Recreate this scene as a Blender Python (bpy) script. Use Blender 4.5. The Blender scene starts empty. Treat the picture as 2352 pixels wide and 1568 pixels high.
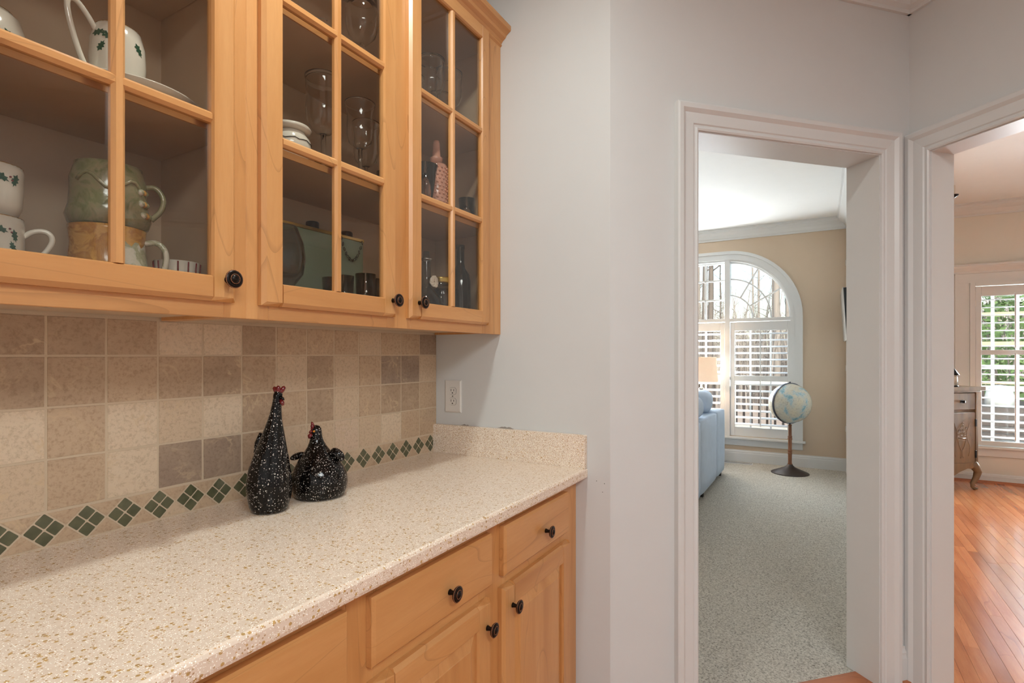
import bpy, bmesh, math, random
from mathutils import Vector, Matrix
random.seed(7)
R_ = math.radians
SC = bpy.context.scene
COL = SC.collection

# ------------------------------------------------------------------ camera
F_PX, YAW, HORIZON = 1223.2, R_(30.16), 813.8
CAM = Vector((-1.692, -1.342, 1.299))
cam_d = bpy.data.cameras.new('camera')
cam_d.sensor_width = 36.0
cam_d.lens = 36.0 * F_PX / 2352.0
cam_d.shift_y = (HORIZON - 784.0) / 2352.0
cam_d.clip_start = 0.02
cam_d.clip_end = 300
cam_o = bpy.data.objects.new('camera', cam_d)
COL.objects.link(cam_o)
cam_o.location = CAM
cam_o.rotation_euler = (R_(90), 0, YAW - R_(90))
SC.camera = cam_o

# ------------------------------------------------------------------ view, world, sun
SC.view_settings.view_transform = 'Standard'
SC.view_settings.look = 'None'
SC.view_settings.exposure = 0.5
SC.cycles.transparent_max_bounces = 48
SC.cycles.max_bounces = 16
SC.cycles.transmission_bounces = 14
SC.cycles.diffuse_bounces = 5
SC.view_settings.gamma = 1.0
SC.view_settings.use_curve_mapping = False

world = bpy.data.worlds.new('sky')
SC.world = world
world.use_nodes = True
_nt = world.node_tree
_bg = _nt.nodes['Background']
_sky = _nt.nodes.new('ShaderNodeTexSky')
_sky.sky_type = 'NISHITA'
_sky.sun_disc = False
_sky.sun_elevation = R_(38)
_sky.sun_rotation = R_(250)
_sky.air_density = 1.2
_sky.dust_density = 2.0
_nt.links.new(_sky.outputs[0], _bg.inputs[0])
_bg.inputs[1].default_value = 0.24

sun_d = bpy.data.lights.new('sun_offscreen', 'SUN')
sun_d.energy = 3.6
sun_d.angle = R_(3)
sun_d.color = (1.0, 0.95, 0.88)
sun_o = bpy.data.objects.new('sun_offscreen', sun_d)
COL.objects.link(sun_o)
sun_o.location = (-6, -3, 12)
sun_o.rotation_euler = Vector((0.75, 0.2, -0.62)).to_track_quat('-Z', 'Y').to_euler()

def area_light(name, loc, size, power, color=(1, 1, 1), shape='DISK', size_y=None, rot=(0, 0, 0)):
    d = bpy.data.lights.new(name, 'AREA')
    d.shape = shape
    d.size = size
    if size_y:
        d.size_y = size_y
    d.energy = power
    d.color = color
    o = bpy.data.objects.new(name, d)
    COL.objects.link(o)
    o.location = loc
    o.rotation_euler = rot
    return o
# ceiling light over the aisle : it throws the cabinet's slanting shadow on the end wall
area_light('pantry_ceiling_offscreen', (-0.95, -0.74, 2.738), 0.13, 9.5, (0.92, 1.0, 0.97))
# kitchen side behind the camera : it lights the cabinet fronts
area_light('kitchen_ceiling_offscreen', (-2.35, -2.75, 2.70), 1.1, 52, (0.90, 0.98, 1.0), 'RECTANGLE', 1.1)
# daylight through the bays of the two windows that the doorways hide
area_light('window_living_offscreen', (5.60, 0.62, 1.40), 1.0, 340, (0.90, 0.96, 1.0), 'RECTANGLE', 2.1, (0, R_(90), 0))
area_light('window_dining_offscreen', (5.75, -3.64, 1.20), 1.6, 480, (0.90, 0.96, 1.0), 'RECTANGLE', 0.56, (0, R_(90), 0))

# ------------------------------------------------------------------ materials
MATS = {}
def srgb(r, g, b):
    f = lambda c: (c / 255 / 12.92) if c / 255 <= 0.04045 else ((c / 255 + 0.055) / 1.055) ** 2.4
    return (f(r), f(g), f(b), 1.0)

class NT:
    def __init__(s, name):
        s.m = bpy.data.materials.new(name)
        s.m.use_nodes = True
        s.t = s.m.node_tree
        s.b = s.t.nodes['Principled BSDF']
        s.out = s.t.nodes['Material Output']
        MATS[name] = s.m
    def n(s, kind, **kw):
        x = s.t.nodes.new(kind)
        for k, v in kw.items():
            if hasattr(x, k):
                setattr(x, k, v)
            else:
                x.inputs[k].default_value = v
        return x
    def l(s, a, b):
        s.t.links.new(a, b)
    def set(s, **kw):
        for k, v in kw.items():
            s.b.inputs[k.replace('_', ' ')].default_value = v
    def coords(s, scale=(1, 1, 1), rand=0.0, kind='Object'):
        tc = s.n('ShaderNodeTexCoord')
        src = tc.outputs[kind]
        if rand:
            oi = s.n('ShaderNodeObjectInfo')
            mul = s.n('ShaderNodeVectorMath', operation='MULTIPLY')
            cmb = s.n('ShaderNodeCombineXYZ')
            for k in range(3):
                s.l(oi.outputs['Random'], cmb.inputs[k])
            s.l(cmb.outputs[0], mul.inputs[0])
            mul.inputs[1].default_value = (rand, rand * 1.7, rand * 2.3)
            add = s.n('ShaderNodeVectorMath', operation='ADD')
            s.l(src, add.inputs[0])
            s.l(mul.outputs[0], add.inputs[1])
            src = add.outputs[0]
        mp = s.n('ShaderNodeMapping')
        mp.inputs['Scale'].default_value = scale
        s.l(src, mp.inputs[0])
        return mp.outputs[0]
    def ramp(s, fac, stops):
        r = s.n('ShaderNodeValToRGB')
        e = r.color_ramp.elements
        e[0].position, e[0].color = stops[0]
        e[1].position, e[1].color = stops[-1]
        for p, c in stops[1:-1]:
            x = e.new(p)
            x.color = c
        s.l(fac, r.inputs[0])
        return r.outputs[0]
    def noise(s, vec, scale, detail=3, rough=0.5, dist=0.0):
        x = s.n('ShaderNodeTexNoise')
        x.inputs['Scale'].default_value = scale
        x.inputs['Detail'].default_value = detail
        x.inputs['Roughness'].default_value = rough
        x.inputs['Distortion'].default_value = dist
        s.l(vec, x.inputs['Vector'])
        return x.outputs[0]
    def mix(s, fac, a, b, mode='MIX'):
        x = s.n('ShaderNodeMix', data_type='RGBA', blend_type=mode)
        if isinstance(fac, float) or isinstance(fac, int):
            x.inputs[0].default_value = fac
        else:
            s.l(fac, x.inputs[0])
        for i, v in ((6, a), (7, b)):
            if isinstance(v, tuple):
                x.inputs[i].default_value = v
            else:
                s.l(v, x.inputs[i])
        return x.outputs[2]
    def bump(s, h, strength=0.2, dist=0.002):
        x = s.n('ShaderNodeBump')
        x.inputs['Strength'].default_value = strength
        x.inputs['Distance'].default_value = dist
        s.l(h, x.inputs['Height'])
        s.l(x.outputs[0], s.b.inputs['Normal'])
    def base(s, c):
        s.l(c, s.b.inputs['Base Color'])

def plain(name, col, rough=0.5, metal=0.0, bumpy=0.0, bscale=200, coat=0.0, emit=None):
    t = NT(name)
    v = t.coords(rand=3.0)
    n = t.noise(v, 9.0, 3)
    lo = tuple(c * (0.985 if 'paint' in name else 0.93) for c in col[:3]) + (1,)
    t.base(t.ramp(n, [(0.3, lo), (0.7, col)]))
    t.set(Roughness=rough, Metallic=metal)
    if coat:
        t.set(Coat_Weight=coat)
    if bumpy:
        t.bump(t.noise(v, bscale, 4), bumpy, 0.002)
    if emit:
        t.set(Emission_Color=emit[0], Emission_Strength=emit[1])
    return t.m

def wood(name, axis, base, dark, light, rough=0.35, bumpy=0.05, tint=False):
    """fine straight grain with a few wandering cathedral lines"""
    t = NT(name)
    sc = {'x': (0.9, 9, 9), 'y': (9, 0.9, 9), 'z': (9, 9, 0.9)}[axis]
    v = t.coords(sc, rand=7.0)
    broad = t.noise(v, 1.1, 4, 0.55, 0.6)
    body = t.ramp(broad, [(0.25, dark), (0.5, base), (0.78, light)])
    fine = t.noise(v, 22.0, 3, 0.6)
    body = t.mix(t.ramp(fine, [(0.35, (0.16, 0.16, 0.16, 1)), (0.6, (0, 0, 0, 1))]), body, dark)
    # cathedral lines : narrow bands of a slow warped noise
    v2 = t.coords({'x': (0.7, 5, 5), 'y': (5, 0.7, 5), 'z': (5, 5, 0.7)}[axis], rand=5.0)
    slow = t.noise(v2, 0.9, 2, 0.45, 0.4)
    mul = t.n('ShaderNodeMath', operation='MULTIPLY')
    mul.inputs[1].default_value = 11.0
    t.l(slow, mul.inputs[0])
    fr = t.n('ShaderNodeMath', operation='FRACT')
    t.l(mul.outputs[0], fr.inputs[0])
    line = t.ramp(fr.outputs[0], [(0.0, (0.36, 0.36, 0.36, 1)), (0.05, (0, 0, 0, 1)), (1.0, (0, 0, 0, 1))])
    line_col = tuple(c * 0.55 for c in dark[:3]) + (1,)
    body = t.mix(line, body, line_col)
    if tint:
        oi = t.n('ShaderNodeObjectInfo')
        body = t.mix(1.0, body, oi.outputs['Color'], 'MULTIPLY')
    t.base(body)
    t.set(Roughness=rough, Coat_Weight=0.15, Coat_Roughness=0.25)
    t.bump(fine, bumpy, 0.001)
    return t.m

MB_, MD_, ML_ = srgb(205, 148, 90), srgb(186, 127, 71), srgb(217, 164, 108)
wood('maple_vertical', 'z', MB_, MD_, ML_)
wood('maple_horizontal', 'x', MB_, MD_, ML_)
wood('maple_deep', 'y', MB_, MD_, ML_)
wood('oak_floor', 'x', srgb(196, 124, 78), srgb(160, 90, 52), srgb(214, 146, 98), rough=0.14, bumpy=0.05, tint=True)
wood('oak_trim', 'x', srgb(176, 104, 62), srgb(140, 78, 44), srgb(196, 124, 80), rough=0.3)
wood('chest_wood', 'z', srgb(124, 103, 76), srgb(92, 75, 55), srgb(148, 124, 92), rough=0.45)
wood('globe_post_wood', 'z', srgb(142, 92, 62), srgb(104, 64, 42), srgb(168, 114, 80), rough=0.35)
plain('cabinet_interior', srgb(206, 180, 152), 0.5)
plain('wall_paint', srgb(212, 213, 212), 0.6, bumpy=0.06, bscale=350)
plain('trim_paint', srgb(217, 218, 217), 0.32)
plain('ceiling_paint', srgb(236, 235, 232), 0.7, bumpy=0.05, bscale=300)
plain('tan_paint', srgb(207, 186, 162), 0.6, bumpy=0.05, bscale=300)
plain('dining_paint', srgb(222, 218, 208), 0.6, bumpy=0.05, bscale=300)
plain('white_plastic', srgb(226, 222, 216), 0.3)
plain('slot_dark', srgb(40, 36, 34), 0.5)
plain('black_metal', srgb(26, 23, 22), 0.35, 0.6)
plain('bronze_knob', srgb(34, 27, 23), 0.32, 0.7)
plain('bronze_edge', srgb(150, 104, 78), 0.3, 0.8)
plain('brass', srgb(196, 164, 88), 0.28, 0.9)
plain('steel', srgb(180, 180, 178), 0.25, 0.9)
plain('china', srgb(232, 226, 212), 0.12, coat=0.4)
plain('china_gold', srgb(200, 160, 90), 0.2, 0.7)
plain('holly_green', srgb(34, 84, 62), 0.3)
plain('holly_berry', srgb(130, 30, 36), 0.3)
plain('grout', srgb(206, 186, 160), 0.85, bumpy=0.3, bscale=500)
plain('sofa_fabric', srgb(194, 210, 230), 0.85, bumpy=0.35, bscale=700)
plain('lamp_shade', srgb(240, 214, 188), 0.8, emit=(srgb(255, 212, 176), 0.3))
plain('comb_red', srgb(112, 20, 24), 0.15, coat=0.5)
plain('eye_orange', srgb(232, 150, 50), 0.2)
plain('globe_base_metal', srgb(64, 54, 50), 0.4, 0.3)
plain('globe_ring_metal', srgb(70, 74, 88), 0.3, 0.5)
plain('tv_black', srgb(22, 23, 25), 0.25)
plain('bark', srgb(112, 104, 96), 0.9, bumpy=0.5, bscale=60)
plain('bark_pale', srgb(152, 144, 134), 0.9, bumpy=0.5, bscale=60)
plain('leaf_green', srgb(96, 124, 66), 0.6)
plain('deck_board', srgb(170, 150, 124), 0.7)
plain('deck_paint', srgb(224, 220, 210), 0.5)
plain('dark_wicker', srgb(58, 48, 42), 0.8, bumpy=0.5, bscale=120)
plain('house_siding', srgb(150, 130, 108), 0.8)
plain('pink_glass', srgb(224, 164, 140), 0.15, coat=0.6)
plain('dark_bottle', srgb(30, 26, 22), 0.1, coat=0.5)
plain('candle_cream', srgb(222, 206, 182), 0.5)
plain('flower_cream', srgb(232, 218, 200), 0.6)

def tile_mat():
    t = NT('stone_tile')
    oi = t.n('ShaderNodeObjectInfo')
    v = t.coords(rand=9.0)
    a = t.noise(v, 14, 5, 0.6, 0.3)
    body = t.mix(t.ramp(a, [(0.3, (0.0, 0.0, 0.0, 1)), (0.75, (0.55, 0.55, 0.55, 1))]), oi.outputs['Color'], t.mix(0.5, oi.outputs['Color'], srgb(214, 190, 160)))
    fine = t.noise(v, 120, 5, 0.75)
    body = t.mix(t.ramp(fine, [(0.36, (0.8, 0.8, 0.8, 1)), (0.52, (0, 0, 0, 1))]), body, t.mix(1.0, body, (0.72, 0.68, 0.64, 1), 'MULTIPLY'))
    # thin pale calcite veins
    warp = t.noise(v, 9, 4, 0.6, 0.5)
    sub = t.n('ShaderNodeMath', operation='SUBTRACT'); sub.inputs[1].default_value = 0.5
    t.l(warp, sub.inputs[0])
    ab = t.n('ShaderNodeMath', operation='ABSOLUTE'); t.l(sub.outputs[0], ab.inputs[0])
    vein = t.ramp(ab.outputs[0], [(0.0, (0.75, 0.75, 0.75, 1)), (0.02, (0, 0, 0, 1)), (1, (0, 0, 0, 1))])
    gate = t.ramp(t.noise(v, 11, 2), [(0.40, (0, 0, 0, 1)), (0.68, (1, 1, 1, 1))])
    vv = t.mix(1.0, vein, gate, 'MULTIPLY')
    body = t.mix(vv, body, srgb(206, 180, 146))
    t.base(body)
    t.set(Roughness=0.55)
    t.bump(t.noise(v, 70, 5, 0.65), 0.35, 0.002)
tile_mat()

t = NT('green_glass_tile')
t.base(t.ramp(t.noise(t.coords(rand=4.0), 40, 2), [(0.3, srgb(78, 80, 58)), (0.7, srgb(98, 99, 74))]))
t.set(Roughness=0.18, Coat_Weight=0.4)

def quartz():
    t = NT('quartz')
    v = t.coords()
    ground = t.ramp(t.noise(v, 60, 4, 0.6), [(0.3, srgb(226, 207, 187)), (0.7, srgb(234, 217, 199))])
    def specks(scale, thr, col, keep):
        vo = t.n('ShaderNodeTexVoronoi')
        vo.inputs['Scale'].default_value = scale
        t.l(v, vo.inputs['Vector'])
        s1 = t.ramp(vo.outputs['Distance'], [(thr * 0.75, (1, 1, 1, 1)), (thr, (0, 0, 0, 1))])
        sep = t.n('ShaderNodeSeparateColor')
        t.l(vo.outputs['Color'], sep.inputs[0])
        g = t.ramp(sep.outputs[0], [(keep, (1, 1, 1, 1)), (keep + 0.02, (0, 0, 0, 1))])
        cc = t.ramp(sep.outputs[1], [(0.0, col), (1.0, tuple(c * 1.5 for c in col[:3]) + (1,))])
        return t.mix(1.0, s1, g, 'MULTIPLY'), cc
    f1, c1 = specks(115, 0.36, srgb(172, 138, 84), 0.42)
    ground = t.mix(f1, ground, c1)
    f2, c2 = specks(230, 0.36, srgb(176, 142, 104), 0.34)
    ground = t.mix(f2, ground, c2)
    f3, c3 = specks(420, 0.4, srgb(250, 244, 232), 0.4)
    ground = t.mix(f3, ground, c3)
    t.base(ground)
    t.set(Roughness=0.28)
quartz()

def carpet():
    t = NT('carpet')
    v = t.coords()
    a = t.noise(v, 110, 4, 0.8)
    b = t.noise(v, 3.5, 3)
    c = t.ramp(a, [(0.34, srgb(104, 97, 88)), (0.47, srgb(190, 184, 172)), (0.66, srgb(226, 221, 210))])
    t.base(t.mix(t.ramp(b, [(0.35, (0.0, 0, 0, 1)), (0.65, (0.16, 0.16, 0.16, 1))]), c, srgb(196, 188, 172)))
    t.set(Roughness=0.95)
    t.bump(a, 0.8, 0.01)
carpet()

t = NT('speckled_black')
v = t.coords()
def _sp(scale, thr, keep):
    vo = t.n('ShaderNodeTexVoronoi'); vo.inputs['Scale'].default_value = scale
    t.l(v, vo.inputs['Vector'])
    s1 = t.ramp(vo.outputs['Distance'], [(thr * 0.7, (1, 1, 1, 1)), (thr, (0, 0, 0, 1))])
    sep = t.n('ShaderNodeSeparateColor'); t.l(vo.outputs['Color'], sep.inputs[0])
    return t.mix(1.0, s1, t.ramp(sep.outputs[0], [(keep, (1, 1, 1, 1)), (keep + 0.02, (0, 0, 0, 1))]), 'MULTIPLY')
_c = t.mix(_sp(170, 0.27, 0.38), srgb(14, 11, 10), srgb(214, 206, 196))
_c = t.mix(_sp(330, 0.30, 0.40), _c, srgb(196, 188, 178))
_c = t.mix(_sp(95, 0.15, 0.22), _c, srgb(230, 224, 216))
t.base(_c)
t.set(Roughness=0.08, Coat_Weight=0.0, Specular_IOR_Level=0.28)

def clear(name, tint=(1, 1, 1, 1), refl=1.0, rough=0.0, body=0.0, bodycol=(1, 1, 1, 1)):
    """thin clear glass : see-through plus a Fresnel mirror"""
    t = NT(name)
    t.t.nodes.remove(t.b)
    tr = t.n('ShaderNodeBsdfTransparent'); tr.inputs[0].default_value = tint
    gl = t.n('ShaderNodeBsdfGlossy'); gl.inputs['Roughness'].default_value = rough
    lw = t.n('ShaderNodeLayerWeight'); lw.inputs[0].default_value = 0.5
    pw = t.n('ShaderNodeMath', operation='POWER'); pw.inputs[1].default_value = 4.5
    t.l(lw.outputs['Facing'], pw.inputs[0])
    mu = t.n('ShaderNodeMath', operation='MULTIPLY_ADD'); mu.inputs[1].default_value = 0.9 * min(refl, 1.0); mu.inputs[2].default_value = 0.035 * refl
    mu.use_clamp = True
    t.l(pw.outputs[0], mu.inputs[0])
    last = tr.outputs[0]
    if body:
        df = t.n('ShaderNodeBsdfDiffuse'); df.inputs[0].default_value = bodycol
        m0 = t.n('ShaderNodeMixShader'); m0.inputs[0].default_value = body
        t.l(tr.outputs[0], m0.inputs[1]); t.l(df.outputs[0], m0.inputs[2])
        last = m0.outputs[0]
    m = t.n('ShaderNodeMixShader')
    t.l(mu.outputs[0], m.inputs[0]); t.l(last, m.inputs[1]); t.l(gl.outputs[0], m.inputs[2])
    t.l(m.outputs[0], t.out.inputs[0])
clear('pane_glass', (0.93, 0.92, 0.90, 1), 1.0)
clear('window_glass', (0.97, 0.98, 0.98, 1), 0.8)
t = NT('stem_glass'); t.set(Base_Color=(0.97, 0.97, 0.96, 1), Roughness=0.0, Transmission_Weight=1.0, IOR=1.45)
clear('green_panel_glass', (0.70, 0.80, 0.70, 1), 1.0, 0.05, 0.55, srgb(150, 166, 140))
clear('smoked_glass', (0.6, 0.58, 0.54, 1), 1.6, 0.02)

t = NT('globe_map')
v = t.coords((1, 1, 1))
_land = t.noise(v, 5.2, 6, 0.6, 0.2)
_c = t.ramp(_land, [(0.36, srgb(122, 164, 178)), (0.41, srgb(176, 196, 200)), (0.45, srgb(204, 202, 188)), (0.60, srgb(216, 206, 182)), (0.74, srgb(190, 176, 150))])
_c = t.mix(t.ramp(t.noise(v, 60, 4, 0.7), [(0.36, (0.35, 0.35, 0.35, 1)), (0.46, (0, 0, 0, 1))]), _c, srgb(120, 110, 100))
t.base(_c)
t.set(Roughness=0.22)

def pottery(name, a, b, c):
    t = NT(name)
    v = t.coords()
    n = t.noise(v, 22, 4, 0.6, 1.2)
    t.base(t.ramp(n, [(0.3, a), (0.45, b), (0.55, c), (0.7, a)]))
    t.set(Roughness=0.16, Coat_Weight=0.4)
    t.bump(n, 0.3, 0.004)
pottery('green_pottery', srgb(104, 112, 70), srgb(140, 138, 100), srgb(150, 140, 108))
pottery('cream_pottery', srgb(206, 198, 176), srgb(160, 160, 128), srgb(214, 206, 190))
pottery('slate_pottery', srgb(92, 88, 84), srgb(124, 120, 112), srgb(70, 66, 62))
pottery('amber_pottery', srgb(196, 140, 62), srgb(212, 160, 80), srgb(176, 120, 54))

t = NT('leaf_litter')
v = t.coords()
t.base(t.ramp(t.noise(v, 6, 6, 0.7), [(0.3, srgb(128, 112, 98)), (0.5, srgb(168, 150, 132)), (0.7, srgb(192, 176, 156))]))
t.set(Roughness=0.95)

# ------------------------------------------------------------------ builders
def link(o):
    COL.objects.link(o)
    return o

def tag(o, label=None, cat=None, group=None, kind=None):
    if label: o['label'] = label
    if cat: o['category'] = cat
    if group: o['group'] = group
    if kind: o['kind'] = kind
    return o

def thing(name, label, cat, loc=(0, 0, 0), rz=0.0, group=None, kind=None):
    o = link(bpy.data.objects.new(name, None))
    o.empty_display_size = 0.05
    o.location = loc
    o.rotation_euler = (0, 0, rz)
    return tag(o, label, cat, group, kind)

def mesh(name, verts, faces, smooth=False):
    me = bpy.data.meshes.new(name)
    me.from_pydata([tuple(v) for v in verts], [], faces)
    bm = bmesh.new(); bm.from_mesh(me)
    bmesh.ops.recalc_face_normals(bm, faces=bm.faces)
    bm.to_mesh(me); bm.free()
    if smooth:
        for p in me.polygons: p.use_smooth = True
    me.update()
    return me

def obj(name, me, mat, parent=None, loc=(0, 0, 0), rot=(0, 0, 0), label=None):
    o = bpy.data.objects.new(name, me)
    if mat and not me.materials:
        me.materials.append(MATS[mat])
    link(o)
    o.parent = parent
    o.location = loc
    o.rotation_euler = rot
    if label: o['label'] = label
    return o

_boxes = {}
def box_mesh(dx, dy, dz, bev, mat):
    k = (round(dx, 5), round(dy, 5), round(dz, 5), bev, mat)
    if k in _boxes: return _boxes[k]
    bm = bmesh.new()
    bmesh.ops.create_cube(bm, size=1)
    bmesh.ops.scale(bm, vec=(dx, dy, dz), verts=bm.verts)
    if bev:
        bmesh.ops.bevel(bm, geom=bm.edges[:], offset=min(bev, 0.45 * min(dx, dy, dz)), segments=1 if bev < 0.004 else 2, affect='EDGES', profile=0.5)
    me = bpy.data.meshes.new('block'); bm.to_mesh(me); bm.free()
    me.materials.append(MATS[mat])
    _boxes[k] = me
    return me

def bx(name, x0, x1, y0, y1, z0, z1, mat, parent=None, bev=0.0015, rot=(0, 0, 0)):
    me = box_mesh(abs(x1 - x0), abs(y1 - y0), abs(z1 - z0), bev, mat)
    return obj(name, me, None, parent, ((x0 + x1) / 2, (y0 + y1) / 2, (z0 + z1) / 2), rot)

def lathe_data(prof, seg=24, spine=None):
    """prof [(r,z)], closed at ends with r=0 ; spine(z)->(dx,dy)"""
    V, Fc = [], []
    rows = []
    for r, z in prof:
        ox, oy = spine(z) if spine else (0, 0)
        if r < 1e-6:
            rows.append([len(V)]); V.append((ox, oy, z))
        else:
            rows.append(list(range(len(V), len(V) + seg)))
            for i in range(seg):
                a = 2 * math.pi * i / seg
                V.append((ox + r * math.cos(a), oy + r * math.sin(a), z))
    for A, B in zip(rows, rows[1:]):
        if len(A) == 1 and len(B) == 1: continue
        for i in range(seg):
            j = (i + 1) % seg
            if len(A) == 1: Fc.append((A[0], B[i], B[j]))
            elif len(B) == 1: Fc.append((A[i], A[j], B[0]))
            else: Fc.append((A[i], A[j], B[j], B[i]))
    return V, Fc

def lathe(name, prof, mat, parent=None, loc=(0, 0, 0), seg=24, rot=(0, 0, 0), spine=None, smooth=True):
    V, Fc = lathe_data(prof, seg, spine)
    return obj(name, mesh(name, V, Fc, smooth), mat, parent, loc, rot)

def tube_data(pts, rad, seg=8, closed=False, cap=True):
    pts = [Vector(p) for p in pts]
    n = len(pts)
    V, Fc = [], []
    up = None
    for i, p in enumerate(pts):
        a = pts[i - 1] if (i > 0 or closed) else p
        b = pts[(i + 1) % n] if (i < n - 1 or closed) else p
        d = (b - a).normalized()
        if up is None:
            up = d.orthogonal().normalized()
        else:
            up = (up - d * up.dot(d))
            up = up.normalized() if up.length > 1e-6 else d.orthogonal().normalized()
        s = d.cross(up)
        r = rad[i] if isinstance(rad, (list, tuple)) else rad
        for k in range(seg):
            t_ = 2 * math.pi * k / seg
            V.append(p + up * (r * math.cos(t_)) + s * (r * math.sin(t_)))
    m = n if closed else n - 1
    for i in range(m):
        j = (i + 1) % n
        for k in range(seg):
            l = (k + 1) % seg
            Fc.append((i * seg + k, i * seg + l, j * seg + l, j * seg + k))
    if cap and not closed:
        Fc.append(tuple(range(seg)))
        Fc.append(tuple((n - 1) * seg + k for k in range(seg)))
    return V, Fc

def tube(name, pts, rad, mat, parent=None, loc=(0, 0, 0), seg=8, closed=False, rot=(0, 0, 0)):
    V, Fc = tube_data(pts, rad, seg, closed)
    return obj(name, mesh(name, V, Fc, True), mat, parent, loc, rot)

def prism_data(poly, axis, a0, a1, shrink=None):
    """extrude a 2-D polygon (u,v) along axis; x:(y,z) y:(x,z) z:(x,y). shrink(u,v)->inset at both ends"""
    V = []
    for end, a in ((0, a0), (1, a1)):
        for u, v in poly:
            d = shrink(u, v) if shrink else 0
            aa = a + d if end == 0 else a - d
            V.append({'x': (aa, u, v), 'y': (u, aa, v), 'z': (u, v, aa)}[axis])
    n = len(poly)
    Fc = [tuple(range(n)), tuple(range(n, 2 * n))]
    for i in range(n):
        j = (i + 1) % n
        Fc.append((i, j, n + j, n + i))
    return V, Fc

def prism(name, poly, axis, a0, a1, mat, parent=None, loc=(0, 0, 0), rot=(0, 0, 0), shrink=None, smooth=False):
    V, Fc = prism_data(poly, axis, a0, a1, shrink)
    c = sum((Vector(v) for v in V), Vector()) / len(V)
    V = [Vector(v) - c for v in V]
    return obj(name, mesh(name, V, Fc, smooth), mat, parent, Vector(loc) + Matrix.Rotation(rot[2], 3, 'Z') @ c, rot)

def merged(parts):
    V, Fc = [], []
    for v, f in parts:
        o = len(V)
        V += list(v)
        Fc += [tuple(i + o for i in q) for q in f]
    return V, Fc

def box_data(x0, x1, y0, y1, z0, z1):
    V = [(x, y, z) for x in (x0, x1) for y in (y0, y1) for z in (z0, z1)]
    return V, [(0, 1, 3, 2), (4, 6, 7, 5), (0, 4, 5, 1), (2, 3, 7, 6), (0, 2, 6, 4), (1, 5, 7, 3)]

def copy_tree(o, parent=None, loc=None, rz=None):
    c = o.copy(); link(c)
    if parent is not None: c.parent = parent
    if loc is not None: c.location = loc
    if rz is not None: c.rotation_euler = (0, 0, rz)
    for ch in list(o.children):
        copy_tree(ch, c)
    return c

def struct(name, data, mat, loc=(0, 0, 0), rz=0.0, label=None, cat=None):
    o = obj(name, mesh(name, *data), mat, None, loc, (0, 0, rz))
    return tag(o, label, cat, kind='structure')

# ================================================================== THE SHELL
ANG = R_(-44.3)
K = Vector((0, -0.736, 0))
D = Vector((math.cos(ANG), math.sin(ANG), 0))
N = Vector((-D.y, D.x, 0))
IC = K + D * 1.2977
D2 = -N
RANG = ANG - R_(90)
E90 = R_(-90)
XF, XD = 5.27, 5.42            # far wall faces of the living room and the dining room
FC, DC, PC = 2.823, 2.84, 2.75  # ceiling heights

# --- floors
base_floor = struct('floor', box_data(-4.1, 5.5, -5.6, 0.1, -0.12, -0.012), 'oak_trim', label='oak strip floor running through the pantry and the dining room', cat='floor')
plank_cols = [(1.0, 1.0, 1.0), (0.88, 0.86, 0.84), (1.1, 1.06, 1.04), (0.95, 0.9, 0.86), (1.04, 1.0, 0.94), (0.82, 0.78, 0.74)]
def lay_planks(xa, xb, ya, yb, keep=None):
    w = 0.0572
    rows = int((yb - ya) / w)
    for r in range(rows):
        y = ya + (r + 0.5) * w
        x = xa - random.random() * 0.5
        while x < xb:
            L = random.choice((0.6, 0.9, 1.2, 1.5))
            x1 = min(x + L, xb)
            x0 = max(x, xa)
            if x1 - x0 > 0.05 and (keep is None or keep(x0, x1, y)):
                me = box_mesh(x1 - x0 - 0.0006, w - 0.0005, 0.014, 0.0006, 'oak_floor')
                o = obj('plank', me, None, base_floor, ((x0 + x1) / 2, y, -0.007))
                c = random.choice(plank_cols)
                o.color = (*c, 1)
            x += L
# only where the camera can see the boards
lay_planks(0.95, XD, -3.32, -1.72, keep=lambda a, b, y: b > 0.9 + max(0, (-1.9 - y)) * 0.5)
lay_planks(-0.35, 0.95, -2.12, -0.80, keep=lambda a, b, y: (Vector((a, y, 0)) - K).dot(N) < 0.1)

CARP = 0.098
def carpet_poly():
    p0 = K + N * CARP - D * 0.3
    p1 = K + N * CARP + D * 1.26
    return [(p0.x, p0.y), (p1.x, p1.y), (1.05, -1.60), (XF + 0.02, -1.60), (XF + 0.02, 3.12), (0.1, 3.12), (0.1, -0.5)]
struct('floor_carpet', prism_data(carpet_poly(), 'z', -0.011, 0.006), 'carpet', label='cream speckled cut pile carpet in the living room', cat='carpet')
# oak threshold strip under the cased opening
prism('threshold', [(0.32, 0.02), (1.155, 0.02), (1.155, 0.102), (0.32, 0.102)], 'z', -0.01, 0.008, 'oak_trim', base_floor, K, (0, 0, ANG))

# --- ceilings
pp = [(-4.1, 0.1), (0.06, 0.1), (0.06, -0.73)]
q = IC + D * 0.05 + N * 0.05
pp.append((q.x, q.y))
q = IC + D * 0.05 + D2 * 3.7
pp += [(q.x, q.y), (-4.1, q.y)]
struct('ceiling', prism_data(pp, 'z', PC, PC + 0.06), 'ceiling_paint', label='flat white ceiling above the pantry', cat='ceiling')
struct('ceiling_living', box_data(-4.2, 5.6, -1.66, 3.25, FC, FC + 0.12), 'ceiling_paint', label='flat white living room ceiling beyond the cased doorway', cat='ceiling')
struct('ceiling_dining', box_data(-4.2, 5.6, -5.7, -1.66, DC, DC + 0.12), 'ceiling_paint', label='flat white dining room ceiling', cat='ceiling')

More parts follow.
